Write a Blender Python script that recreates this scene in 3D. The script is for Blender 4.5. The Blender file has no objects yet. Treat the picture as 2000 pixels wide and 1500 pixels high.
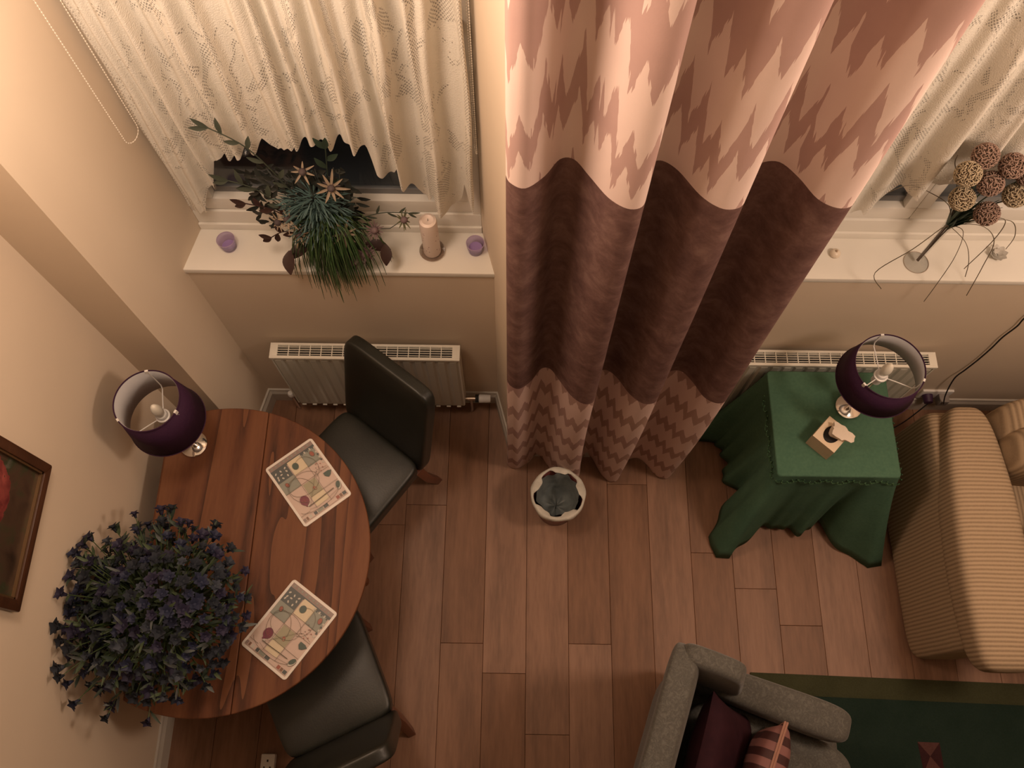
import bpy, bmesh, math, random
from mathutils import Matrix, Vector, noise
random.seed(7)
PI = math.pi
sc = bpy.context.scene
COL = sc.collection

# ------------------------------------------------------------------ camera
cam = bpy.data.objects.new('camera', bpy.data.cameras.new('camera'))
COL.objects.link(cam)
cam.matrix_world = Matrix(((0.99988831, -0.01474011, 0.00246898, 0),
                           (0.0145908, 0.92697299, -0.37484422, 0),
                           (0.00323657, 0.37483838, 0.92708452, 4.0), (0, 0, 0, 1)))
cam.data.lens = 30.42
cam.data.sensor_width = 36
cam.data.clip_start = 0.02
sc.camera = cam

# ------------------------------------------------------------------ world, lights, exposure
w = bpy.data.worlds.new('night'); sc.world = w; w.use_nodes = True
w.node_tree.nodes['Background'].inputs[0].default_value = (0.35, 0.42, 0.6, 1)
w.node_tree.nodes['Background'].inputs[1].default_value = 0.012
sc.view_settings.view_transform = 'Standard'
sc.view_settings.look = 'None'
sc.view_settings.gamma = 1
sc.view_settings.use_curve_mapping = False
sc.view_settings.exposure = 0.06


def lamp_light(name, loc, energy, color, radius):
    l = bpy.data.lights.new(name, 'POINT')
    l.energy = energy; l.color = color; l.shadow_soft_size = radius
    o = bpy.data.objects.new(name, l); o.location = loc; COL.objects.link(o)
    return o


lamp_light('ceiling_lamp_light', (1.95, 0.50, 3.12), 98, (1.0, 0.73, 0.55), 0.22)
lamp_light('wall_lamp_light', (-0.78, 0.98, 3.10), 52, (1.0, 0.745, 0.56), 0.22)

# ------------------------------------------------------------------ materials
class NT:
    def __init__(s, name):
        s.m = bpy.data.materials.new(name); s.m.use_nodes = True
        s.t = s.m.node_tree; s.b = s.t.nodes['Principled BSDF']
    def new(s, typ, **kw):
        n = s.t.nodes.new(typ)
        for k, v in kw.items():
            if k.startswith('_'): setattr(n, k[1:], v)
            else:
                n.inputs[k].default_value = v
        return n
    def link(s, a, b): s.t.links.new(a, b)
    def val(s, inp, v):
        if hasattr(v, 'is_output'): s.link(v, inp)
        else: inp.default_value = v
    def m_(s, op, a, b=None, c=None, clamp=False):
        n = s.t.nodes.new('ShaderNodeMath'); n.operation = op; n.use_clamp = clamp
        s.val(n.inputs[0], a)
        if b is not None: s.val(n.inputs[1], b)
        if c is not None: s.val(n.inputs[2], c)
        return n.outputs[0]
    def mix(s, f, a, b):
        n = s.t.nodes.new('ShaderNodeMix'); n.data_type = 'RGBA'
        s.val(n.inputs[0], f); s.val(n.inputs[6], a if hasattr(a, 'is_output') else (*a, 1))
        s.val(n.inputs[7], b if hasattr(b, 'is_output') else (*b, 1))
        return n.outputs[2]
    def coords(s, kind='Object', scale=(1, 1, 1), rot=(0, 0, 0)):
        tc = s.t.nodes.new('ShaderNodeTexCoord'); mp = s.t.nodes.new('ShaderNodeMapping')
        s.link(tc.outputs[kind], mp.inputs[0]); mp.inputs['Scale'].default_value = scale
        mp.inputs['Rotation'].default_value = rot
        return mp.outputs[0]
    def noise(s, vec, scale, detail=3, rough=.5, dist=0):
        n = s.t.nodes.new('ShaderNodeTexNoise'); s.link(vec, n.inputs['Vector'])
        n.inputs['Scale'].default_value = scale; n.inputs['Detail'].default_value = detail
        n.inputs['Roughness'].default_value = rough; n.inputs['Distortion'].default_value = dist
        return n.outputs['Fac']
    def ramp(s, f, stops):
        n = s.t.nodes.new('ShaderNodeValToRGB'); s.link(f, n.inputs[0])
        e = n.color_ramp.elements
        while len(e) < len(stops): e.new(.5)
        for k, (p, c) in enumerate(stops): e[k].position = p; e[k].color = (*c, 1)
        return n.outputs[0]
    def bump(s, h, strength=.3, dist=.01):
        n = s.t.nodes.new('ShaderNodeBump'); s.link(h, n.inputs['Height'])
        n.inputs['Strength'].default_value = strength; n.inputs['Distance'].default_value = dist
        s.link(n.outputs[0], s.b.inputs['Normal'])
    def col(s, v): s.val(s.b.inputs['Base Color'], v if hasattr(v, 'is_output') else (*v, 1))
    def sep(s, v):
        n = s.t.nodes.new('ShaderNodeSeparateXYZ'); s.link(v, n.inputs[0]); return n.outputs


MATS = {}
def simple(name, c, rough=.6, metal=0, c2=None, scale=8, bump=0, stretch=(1, 1, 1), spec=.5, detail=4, **kw):
    if name in MATS: return MATS[name]
    n = NT(name); n.b.inputs['Roughness'].default_value = rough; n.b.inputs['Metallic'].default_value = metal
    n.b.inputs['Specular IOR Level'].default_value = spec
    if c2 is not None or bump:
        f = n.noise(n.coords('Object', stretch), scale, detail)
        if c2 is not None: n.col(n.ramp(f, [(.3, c), (.7, c2)]))
        else: n.col(c)
        if bump: n.bump(f, bump, .01)
    else: n.col(c)
    for k, v in kw.items(): n.b.inputs[k.replace('_', ' ')].default_value = v
    MATS[name] = n.m
    return n.m


wall_m = simple('wall_paint', (.66, .55, .43), .8, c2=(.70, .585, .46), scale=1.6, spec=.2)
ceil_m = simple('ceiling_paint', (.8, .78, .72), .8, spec=.2)
white_gloss = simple('white_gloss_paint', (.82, .79, .73), .35, c2=(.76, .73, .66), scale=3)
skirt_m = simple('skirting_paint', (.50, .46, .40), .5, c2=(.56, .52, .46), scale=6)
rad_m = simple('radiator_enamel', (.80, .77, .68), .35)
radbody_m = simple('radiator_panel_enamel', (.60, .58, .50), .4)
dark_m = simple('dark_cavity', (.015, .012, .01), .8)
white_plastic = simple('white_plastic', (.75, .73, .70), .4)
chrome = simple('chrome', (.75, .72, .70), .12, metal=1)
brass = simple('old_brass', (.16, .09, .04), .4, metal=.6)
black_cable = simple('black_cable', (.012, .010, .010), .5)


def make_leather():
    n = NT('black_leather'); f = n.noise(n.coords('Object'), 5, 3)
    n.col(n.ramp(f, [(.3, (.010, .0105, .0085)), (.7, (.022, .023, .018))]))
    n.b.inputs['Roughness'].default_value = .42
    n.bump(n.noise(n.coords('Object'), 160, 2), .15, .002)
    return n.m
leather = make_leather()


def make_wood(name, dark, mid, light, axis='Y', ringscale=6, rough=.4, bands=True, obj_rand=False):
    n = NT(name)
    tc = n.t.nodes.new('ShaderNodeTexCoord'); vec = tc.outputs['Object']
    if obj_rand:
        oi = n.t.nodes.new('ShaderNodeObjectInfo')
        cb = n.t.nodes.new('ShaderNodeCombineXYZ')
        n.link(n.m_('MULTIPLY', oi.outputs['Random'], 37.), cb.inputs[0]); n.link(n.m_('MULTIPLY', oi.outputs['Random'], 91.), cb.inputs[1])
        va = n.t.nodes.new('ShaderNodeVectorMath'); va.operation = 'ADD'
        n.link(vec, va.inputs[0]); n.link(cb.outputs[0], va.inputs[1]); vec = va.outputs[0]
    mp = n.t.nodes.new('ShaderNodeMapping'); n.link(vec, mp.inputs[0])
    s = {'Y': (1, .12, 1), 'X': (.12, 1, 1), 'Z': (1, 1, .12)}[axis]
    mp.inputs['Scale'].default_value = s
    broad = n.noise(mp.outputs[0], ringscale, 2, .5, .4)
    fine = n.noise(mp.outputs[0], 90, 4, .6)
    streak = n.noise(mp.outputs[0], 26, 3, .6)
    if bands:
        rings = n.m_('FRACT', n.m_('MULTIPLY', broad, 9.))
        rings = n.m_('POWER', rings, 2.2)
        f = n.m_('ADD', n.m_('MULTIPLY', rings, .42), n.m_('MULTIPLY', fine, .35))
        f = n.m_('ADD', f, n.m_('MULTIPLY', streak, .3))
    else:
        f = n.m_('ADD', n.m_('MULTIPLY', broad, .45), n.m_('MULTIPLY', streak, .4))
        f = n.m_('ADD', f, n.m_('MULTIPLY', fine, .25))
    c = n.ramp(f, [(.28, light), (.52, mid), (.82, dark)])
    if obj_rand:
        br = n.m_('MULTIPLY_ADD', oi.outputs['Random'], .34, .83)
        hs = n.t.nodes.new('ShaderNodeHueSaturation'); n.link(c, hs.inputs['Color']); n.link(br, hs.inputs['Value'])
        n.link(n.m_('MULTIPLY_ADD', oi.outputs['Random'], -.16, 1.06), hs.inputs['Saturation'])
        c = hs.outputs[0]
    n.col(c)
    n.b.inputs['Roughness'].default_value = rough
    n.b.inputs['Specular IOR Level'].default_value = .35
    n.bump(fine, .08, .003)
    return n.m


plank_m = make_wood('laminate_plank', (.10, .050, .029), (.245, .127, .075), (.33, .178, .11), 'Y', 7, .5, False, True)
oak_m = make_wood('oak_table_top', (.040, .014, .006), (.128, .045, .019), (.175, .070, .030), 'Y', 4.0, .62, True)
oak_leg = make_wood('oak_table_leg', (.07, .022, .010), (.16, .055, .022), (.20, .075, .03), 'Z', 5, .45, False)
frame_wood = make_wood('picture_frame_wood', (.020, .009, .005), (.062, .024, .011), (.095, .038, .017), 'Y', 8, .35, False)
chair_leg_m = simple('chair_leg_wood', (.13, .04, .018), .35)


def make_rib(name, c1, c2, axis, period):
    n = NT(name); xyz = n.sep(n.coords('Object'))
    wob = n.noise(n.coords('Object'), 3, 2)
    k = n.m_('ADD', n.m_('MULTIPLY', xyz[axis], 2 * PI / period), n.m_('MULTIPLY', wob, 6.))
    s = n.m_('MULTIPLY_ADD', n.m_('SINE', k), .5, .5)
    fz = n.noise(n.coords('Object'), 120, 3)
    f = n.m_('ADD', n.m_('MULTIPLY', s, .75), n.m_('MULTIPLY', fz, .35), clamp=True)
    n.col(n.ramp(f, [(.15, c1), (.8, c2)]))
    n.b.inputs['Roughness'].default_value = .9; n.b.inputs['Specular IOR Level'].default_value = .15
    n.bump(f, .45, .004)
    return n.m
sofa_m = make_rib('sofa_cord_fabric', (.27, .195, .125), (.43, .32, .21), 1, .0165)
sofa_m2 = make_rib('sofa_cord_fabric_crosswise', (.27, .195, .125), (.43, .32, .21), 0, .0165)


def make_damask():
    n = NT('grey_damask'); co = n.coords('Object')
    a = n.noise(co, 44, 6, .75, .8); b = n.noise(co, 220, 2)
    v = n.m_('ABSOLUTE', n.m_('SUBTRACT', a, .5))
    f = n.m_('ADD', n.m_('MULTIPLY', v, 5.), n.m_('MULTIPLY', b, .35), clamp=True)
    n.col(n.ramp(f, [(.08, (.045, .042, .036)), (.40, (.088, .083, .070)), (.9, (.12, .114, .097))]))
    n.b.inputs['Roughness'].default_value = .75
    n.b.inputs['Sheen Weight'].default_value = .2
    n.bump(f, .25, .003)
    return n.m
damask = make_damask()


def make_cloth(name, c1, c2, scale=60, rough=.9, bump=.2, sheen=0):
    n = NT(name); f = n.noise(n.coords('Object'), scale, 4)
    g = n.noise(n.coords('Object'), 7, 3)
    n.col(n.ramp(n.m_('ADD', n.m_('MULTIPLY', f, .5), n.m_('MULTIPLY', g, .5)), [(.35, c1), (.65, c2)]))
    n.b.inputs['Roughness'].default_value = rough; n.b.inputs['Specular IOR Level'].default_value = .15
    n.b.inputs['Sheen Weight'].default_value = sheen
    n.bump(f, bump, .004)
    return n.m
green_cloth = make_cloth('green_tablecloth_fabric', (.055, .120, .078), (.075, .150, .095), 90)
green_lace = make_cloth('green_lace_edging', (.03, .07, .035), (.07, .14, .07), 130, bump=.8)
velvet = make_cloth('plum_velvet', (.022, .006, .010), (.036, .010, .015), 30, .8)
rug_green = make_cloth('rug_dark_green_pile', (.012, .024, .017), (.018, .032, .024), 160, 1, .6)
rug_border = make_cloth('rug_olive_border_pile', (.040, .042, .020), (.054, .056, .028), 160, 1, .6)
rug_pink = make_cloth('rug_dusky_pink_pile', (.075, .034, .030), (.095, .042, .037), 160, 1, .6)
rug_wine = make_cloth('rug_wine_pile', (.030, .011, .012), (.04, .015, .016), 160, 1, .6)


def make_stripe():
    n = NT('striped_cushion_fabric'); xyz = n.sep(n.coords('Object'))
    f = n.m_('FRACT', n.m_('MULTIPLY', xyz[1], 17.))
    s = n.m_('GREATER_THAN', f, .5)
    n.col(n.mix(s, (.055, .018, .017), (.24, .105, .095)))
    n.b.inputs['Roughness'].default_value = .6
    return n.m
stripe_m = make_stripe()


def make_curtain():
    """ikat chevrons above, wide plum band, small chevrons below; UV u = metres along the cloth, v = height in metres"""
    n = NT('ikat_curtain_fabric')
    uvn = n.t.nodes.new('ShaderNodeUVMap'); xyz = n.sep(uvn.outputs[0]); u, v = xyz[0], xyz[1]
    def tri(x, period, ph=0.):
        return n.m_('PINGPONG', n.m_('ADD', x, ph), period / 2)       # 0..period/2
    jag = n.t.nodes.new('ShaderNodeTexWhiteNoise'); jag.noise_dimensions = '1D'
    n.link(n.m_('FLOOR', n.m_('MULTIPLY', u, 190.)), jag.inputs['W'])
    jag2 = n.t.nodes.new('ShaderNodeTexWhiteNoise'); jag2.noise_dimensions = '1D'
    n.link(n.m_('FLOOR', n.m_('MULTIPLY', u, 15.)), jag2.inputs['W'])
    # upper pattern
    big = n.m_('MULTIPLY', tri(u, .32, .13), .80)
    mid = n.m_('MULTIPLY', tri(u, .053, .01), 4.6)
    wv = n.m_('ADD', n.m_('ADD', v, big), mid)
    wv = n.m_('ADD', wv, n.m_('MULTIPLY', jag.outputs['Value'], .030))
    wv = n.m_('ADD', wv, n.m_('MULTIPLY', jag2.outputs['Value'], .085))
    f1 = n.m_('FRACT', n.m_('DIVIDE', n.m_('SUBTRACT', wv, 2.69), .305))
    thick = n.m_('MULTIPLY_ADD', n.m_('MINIMUM', n.m_('MAXIMUM', n.m_('SUBTRACT', v, 2.60), 0.), .3), .9, .36)
    up = n.m_('LESS_THAN', f1, thick)
    # faint second tone inside the chevrons
    # lower pattern
    big2 = n.m_('MULTIPLY', tri(u, .32, .13), .55)
    sm = n.m_('MULTIPLY', tri(u, .046, .01), 3.6)
    wl = n.m_('ADD', n.m_('ADD', v, big2), n.m_('ADD', sm, n.m_('MULTIPLY', jag.outputs['Value'], .012)))
    f2 = n.m_('FRACT', n.m_('DIVIDE', wl, .245))
    lo = n.m_('LESS_THAN', f2, .36)
    pale = n.mix(n.noise(n.coords('Object'), 7, 2), (.66, .50, .455), (.74, .59, .53))
    mauve = n.mix(n.noise(n.coords('Object'), 10, 3), (.42, .275, .25), (.50, .335, .30))
    tan = n.mix(n.noise(n.coords('Object'), 4, 2), (.38, .25, .19), (.37, .23, .225))
    pale2 = n.mix(n.noise(n.coords('Object'), 5, 2), (.56, .40, .37), (.66, .49, .43))
    plum = n.ramp(n.noise(n.coords('Object', (1, 1, 1)), 14, 9, .70, .3), [(.30, (.090, .047, .044)), (.50, (.150, .084, .074)), (.68, (.215, .130, .112))])
    c_up = n.mix(up, pale, mauve); c_lo = n.mix(lo, pale2, tan)
    c = n.mix(n.m_('LESS_THAN', v, 2.372), c_up, plum)
    c = n.mix(n.m_('LESS_THAN', v, 1.155), c, c_lo)
    n.col(c)
    n.b.inputs['Roughness'].default_value = .85; n.b.inputs['Specular IOR Level'].default_value = .15
    wvn = n.noise(n.coords('Object'), 300, 2)
    n.bump(wvn, .12, .002)
    return n.m
curtain_m = make_curtain()


def make_lace():
    n = NT('lace_net')
    uvn = n.t.nodes.new('ShaderNodeUVMap'); uv = uvn.outputs[0]
    xyz = n.sep(uv); u, v = xyz[0], xyz[1]
    # rows of small mesh holes grouped in vertical bands, with solid flower motifs between
    hu = n.m_('SINE', n.m_('MULTIPLY', u, 2 * PI / .0105)); hv = n.m_('SINE', n.m_('MULTIPLY', v, 2 * PI / .013))
    hole = n.m_('GREATER_THAN', n.m_('ADD', n.m_('MULTIPLY', hu, hv), n.m_('MULTIPLY', n.noise(uv, 190, 2), .9)), .72)
    mp = n.t.nodes.new('ShaderNodeMapping'); n.link(uv, mp.inputs[0]); mp.inputs['Scale'].default_value = (1, .6, 1)
    motif = n.noise(mp.outputs[0], 13, 3, .6, 1.0)
    band = n.m_('FRACT', n.m_('MULTIPLY', u, 4.6))
    open_ = n.m_('GREATER_THAN', n.m_('ADD', motif, n.m_('MULTIPLY', n.m_('LESS_THAN', band, .22), .16)), .575)
    edge = n.m_('GREATER_THAN', n.noise(mp.outputs[0], 150, 2), .62)
    a = n.m_('MULTIPLY', n.m_('MAXIMUM', n.m_('MULTIPLY', hole, .8), n.m_('MULTIPLY', edge, .35)), open_)
    alpha = n.m_('SUBTRACT', .93, n.m_('MULTIPLY', a, .62))
    n.link(alpha, n.b.inputs['Alpha'])
    n.col(n.mix(n.m_('MULTIPLY', a, .45), (.77, .73, .65), (.60, .56, .49)))
    n.b.inputs['Roughness'].default_value = .9; n.b.inputs['Specular IOR Level'].default_value = .1
    h = n.m_('ADD', n.noise(uv, 220, 2), n.m_('MULTIPLY', motif, 1.5))
    n.bump(h, .5, .004)
    return n.m
lace_m = make_lace()


def make_glass(name, tint, rough=.02, mixf=.12):
    n = NT(name); t = n.t
    tr = t.nodes.new('ShaderNodeBsdfTransparent'); tr.inputs[0].default_value = (*tint, 1)
    gl = t.nodes.new('ShaderNodeBsdfGlossy'); gl.inputs['Roughness'].default_value = rough
    mx = t.nodes.new('ShaderNodeMixShader')
    fr = t.nodes.new('ShaderNodeLayerWeight'); fr.inputs[0].default_value = .35
    n.link(n.m_('MULTIPLY_ADD', n.m_('POWER', fr.outputs['Facing'], 2.), .35, mixf, clamp=True), mx.inputs[0])
    n.link(tr.outputs[0], mx.inputs[1]); n.link(gl.outputs[0], mx.inputs[2])
    n.link(mx.outputs[0], t.nodes['Material Output'].inputs[0])
    return n.m
pane_m = make_glass('window_glass', (.75, .78, .8), .03, .015)
clear_glass = make_glass('clear_glass', (.975, .98, .98), .05, .03)
purple_glass = make_glass('purple_glass', (.80, .74, .86), .05, .10)
frost_m = simple('outdoor_ledge', (.20, .20, .20), .7)
liner_m = simple('bin_liner_film', (.44, .42, .36), .45, c2=(.56, .53, .46), scale=30, bump=.4)
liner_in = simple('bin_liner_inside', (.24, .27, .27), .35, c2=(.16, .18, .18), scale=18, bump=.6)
bin_m = simple('wine_plastic', (.16, .045, .04), .4)
shade_m = make_cloth('purple_shade_fabric', (.036, .012, .035), (.045, .016, .042), 200, .7)
lining_m = simple('shade_lining', (.44, .43, .44), .7)
bulb_m = simple('opal_bulb', (.80, .76, .66), .25)

# ------------------------------------------------------------------ geometry helpers
class G:
    def __init__(s): s.v = []; s.f = []; s.m = []; s.uv = None
    def add(s, vs, fs, m=0):
        o = len(s.v); s.v += [tuple(v) for v in vs]; s.f += [tuple(i + o for i in f) for f in fs]; s.m += [m] * len(fs)
        return s
    def box(s, c, d, rz=0, m=0, rx=0, ry=0):
        R = Matrix.Rotation(rz, 3, 'Z') @ Matrix.Rotation(ry, 3, 'Y') @ Matrix.Rotation(rx, 3, 'X')
        vs = [Vector(c) + R @ Vector((x * d[0] / 2, y * d[1] / 2, z * d[2] / 2)) for z in (-1, 1) for x, y in ((-1, -1), (1, -1), (1, 1), (-1, 1))]
        return s.add(vs, [(3, 2, 1, 0), (4, 5, 6, 7), (0, 1, 5, 4), (1, 2, 6, 5), (2, 3, 7, 6), (3, 0, 4, 7)], m)
    def b2(s, x0, x1, y0, y1, z0, z1, m=0):
        return s.box(((x0 + x1) / 2, (y0 + y1) / 2, (z0 + z1) / 2), (x1 - x0, y1 - y0, z1 - z0), m=m)
    def prism(s, poly, z0, z1, m=0):
        n = len(poly); area = sum(poly[i][0] * poly[(i + 1) % n][1] - poly[(i + 1) % n][0] * poly[i][1] for i in range(n))
        if area < 0: poly = poly[::-1]
        vs = [(x, y, z0) for x, y in poly] + [(x, y, z1) for x, y in poly]
        fs = [tuple(range(n - 1, -1, -1)), tuple(range(n, 2 * n))] + [(i, (i + 1) % n, n + (i + 1) % n, n + i) for i in range(n)]
        return s.add(vs, fs, m)
    def lathe(s, prof, seg=24, c=(0, 0, 0), m=0, squash=(1, 1)):
        vs = []; fs = []
        for r, z in prof:
            for k in range(seg):
                a = 2 * PI * k / seg; vs.append((c[0] + r * squash[0] * math.cos(a), c[1] + r * squash[1] * math.sin(a), c[2] + z))
        for i in range(len(prof) - 1):
            for k in range(seg):
                k2 = (k + 1) % seg; fs.append((i * seg + k, i * seg + k2, (i + 1) * seg + k2, (i + 1) * seg + k))
        if prof[0][0] > 1e-5: fs.append(tuple(range(seg - 1, -1, -1)))
        if prof[-1][0] > 1e-5: fs.append(tuple((len(prof) - 1) * seg + k for k in range(seg)))
        return s.add(vs, fs, m)
    def shell(s, prof, seg=24, c=(0, 0, 0), m=0):     # closed profile loop
        vs = []; fs = []; P = len(prof)
        for r, z in prof:
            for k in range(seg):
                a = 2 * PI * k / seg; vs.append((c[0] + r * math.cos(a), c[1] + r * math.sin(a), c[2] + z))
        for i in range(P):
            j = (i + 1) % P
            for k in range(seg):
                k2 = (k + 1) % seg; fs.append((i * seg + k, i * seg + k2, j * seg + k2, j * seg + k))
        return s.add(vs, fs, m)
    def tube(s, pts, r, seg=6, m=0, closed=False):
        pts = [Vector(p) for p in pts]; n = len(pts); vs = []; fs = []
        up = Vector((0, 0, 1)); prev = None
        for i, p in enumerate(pts):
            if closed: t = pts[(i + 1) % n] - pts[i - 1]
            else: t = pts[min(i + 1, n - 1)] - pts[max(i - 1, 0)]
            if t.length < 1e-9: t = Vector((0, 0, 1))
            t.normalize()
            if prev is None:
                a = t.cross(up)
                if a.length < .05: a = t.cross(Vector((1, 0, 0)))
            else: a = prev - t * prev.dot(t)
            a.normalize(); prev = a; b = t.cross(a)
            rr = r[i] if isinstance(r, (list, tuple)) else r
            for k in range(seg):
                an = 2 * PI * k / seg; vs.append(p + (a * math.cos(an) + b * math.sin(an)) * rr)
        for i in range(n if closed else n - 1):
            j = (i + 1) % n
            for k in range(seg):
                k2 = (k + 1) % seg; fs.append((i * seg + k, i * seg + k2, j * seg + k2, j * seg + k))
        if not closed:
            fs.append(tuple(range(seg - 1, -1, -1))); fs.append(tuple((n - 1) * seg + k for k in range(seg)))
        return s.add(vs, fs, m)
    def soft(s, c, size, p=6, n=10, m=0, rz=0, rx=0, ry=0, warp=None):
        """rounded block: cube sphere pushed to a superellipsoid"""
        R = Matrix.Rotation(rz, 3, 'Z') @ Matrix.Rotation(ry, 3, 'Y') @ Matrix.Rotation(rx, 3, 'X')
        bm = bmesh.new(); bmesh.ops.create_cube(bm, size=2)
        bmesh.ops.subdivide_edges(bm, edges=bm.edges[:], cuts=n, use_grid_fill=True)
        for v in bm.verts:
            q = Vector([math.copysign(math.sin(abs(a) * PI / 2 * .98) ** .8, a) if abs(a) < 1 else a for a in v.co])
            k = (abs(q.x) ** p + abs(q.y) ** p + abs(q.z) ** p) ** (1 / p); q = q / k
            if warp: q = Vector(warp(q))
            v.co = Vector(c) + R @ Vector((q.x * size[0] / 2, q.y * size[1] / 2, q.z * size[2] / 2))
        bm.verts.index_update(); bm.normal_update()
        s.add([v.co[:] for v in bm.verts], [[v.index for v in f.verts] for f in bm.faces], m); bm.free()
        return s
    def pillow(s, w, h, t, n=16, m=0, M=None):
        vs = []; fs = []
        for side in (1, -1):
            o = len(vs)
            for i in range(n + 1):
                for j in range(n + 1):
                    a = -1 + 2 * i / n; b = -1 + 2 * j / n
                    th = ((1 - abs(a) ** 3.2) * (1 - abs(b) ** 3.2)) ** .5 if abs(a) < 1 and abs(b) < 1 else 0
                    pin = 1 - .07 * (1 - abs(a) ** 2) * (abs(b) ** 3) ; pin2 = 1 - .07 * (1 - abs(b) ** 2) * (abs(a) ** 3)
                    wr = .004 * noise.noise(Vector((a * 3, b * 3, side * 5)))
                    vs.append(Vector((a * w / 2 * pin2, b * h / 2 * pin, side * (t / 2 * th) + wr * th)))
            for i in range(n):
                for j in range(n):
                    q = (o + i * (n + 1) + j, o + (i + 1) * (n + 1) + j, o + (i + 1) * (n + 1) + j + 1, o + i * (n + 1) + j + 1)
                    fs.append(q if side > 0 else q[::-1])
        if M: vs = [M @ v for v in vs]
        return s.add(vs, fs, m)
    def leaf(s, base, d, up, L, W, curl=.3, n=5, m=0, fold=.25, tip=1.0):
        """a blade that rises from base along d and curls away from up"""
        d = Vector(d).normalized(); up = Vector(up); up = (up - d * up.dot(d))
        if up.length < 1e-4: up = d.orthogonal()
        up.normalize(); side = d.cross(up); p = Vector(base); vs = []; fs = []
        for i in range(n + 1):
            t = i / n; ww = W * math.sin(PI * min(1, (t * .92 + .06)) ** tip) * .5 + .0006
            vs += [p - side * ww + up * ww * fold, p.copy(), p + side * ww + up * ww * fold]
            dd = (d - up * curl * t * 2).normalized(); p = p + dd * (L / n)
        for i in range(n):
            a = i * 3; fs += [(a, a + 1, a + 4, a + 3), (a + 1, a + 2, a + 5, a + 4)]
        return s.add(vs, fs, m)
    def xf(s, M): s.v = [tuple(M @ Vector(v)) for v in s.v]; return s


def mesh_of(name, g, mats, smooth=False, bevel=0, seg=2, fix=False):
    me = bpy.data.meshes.new(name); me.from_pydata(g.v, [], g.f)
    for m in (mats if isinstance(mats, (list, tuple)) else [mats]): me.materials.append(m)
    me.polygons.foreach_set('material_index', g.m)
    if g.uv:
        uvl = me.uv_layers.new(name='UVMap')
        for l in me.loops: uvl.data[l.index].uv = g.uv[l.vertex_index]
    if bevel or fix:
        bm = bmesh.new(); bm.from_mesh(me)
        if fix: bmesh.ops.remove_doubles(bm, verts=bm.verts[:], dist=1e-5)
        if bevel:
            es = [e for e in bm.edges if len(e.link_faces) == 2 and e.calc_face_angle(0) > .5]
            bmesh.ops.bevel(bm, geom=es, offset=bevel, segments=seg, profile=.6, affect='EDGES', clamp_overlap=True)
        bm.to_mesh(me); bm.free()
    if smooth:
        me.shade_smooth() if smooth is True else me.shade_smooth()
        if smooth != 'all': me.set_sharp_from_angle(angle=math.radians(40))
    me.update()
    return me


def part(name, g, mats, parent=None, smooth=True, bevel=0, seg=2, fix=False, label=None, kind=None):
    me = g if isinstance(g, bpy.types.Mesh) else mesh_of(name, g, mats, smooth, bevel, seg, fix)
    o = bpy.data.objects.new(name, me); COL.objects.link(o)
    if parent: o.parent = parent
    if label: o['label'] = label
    if kind: o['kind'] = kind
    return o


def tag(o, label, cat, group=None, kind=None):
    o['label'] = label; o['category'] = cat
    if group: o['group'] = group
    if kind: o['kind'] = kind
    return o


def thing(name, label, cat, loc=(0, 0, 0), rz=0, group=None):
    o = bpy.data.objects.new(name, None); COL.objects.link(o); o.empty_display_size = .05
    o.location = loc; o.rotation_euler = (0, 0, rz)
    return tag(o, label, cat, group)


def struct(name, g, mats, parent=None, **kw):
    o = part(name, g, mats, parent, **kw)
    if not parent: o['kind'] = 'structure'
    return o


def lerp(tab, x):
    if x <= tab[0][0]: return tab[0][1]
    for (a, b), (c, d) in zip(tab, tab[1:]):
        if x <= c: return b + (d - b) * (x - a) / (c - a)
    return tab[-1][1]


def smoothpts(pts, k=4):
    """Catmull-Rom through pts"""
    P = [Vector(p) for p in pts]; out = []
    for i in range(len(P) - 1):
        p0 = P[max(i - 1, 0)]; p1 = P[i]; p2 = P[i + 1]; p3 = P[min(i + 2, len(P) - 1)]
        for j in range(k):
            t = j / k
            out.append(.5 * ((2 * p1) + (p2 - p0) * t + (2 * p0 - 5 * p1 + 4 * p2 - p3) * t * t + (3 * p1 - p0 - 3 * p2 + p3) * t ** 3))
    out.append(P[-1]); return out


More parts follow.
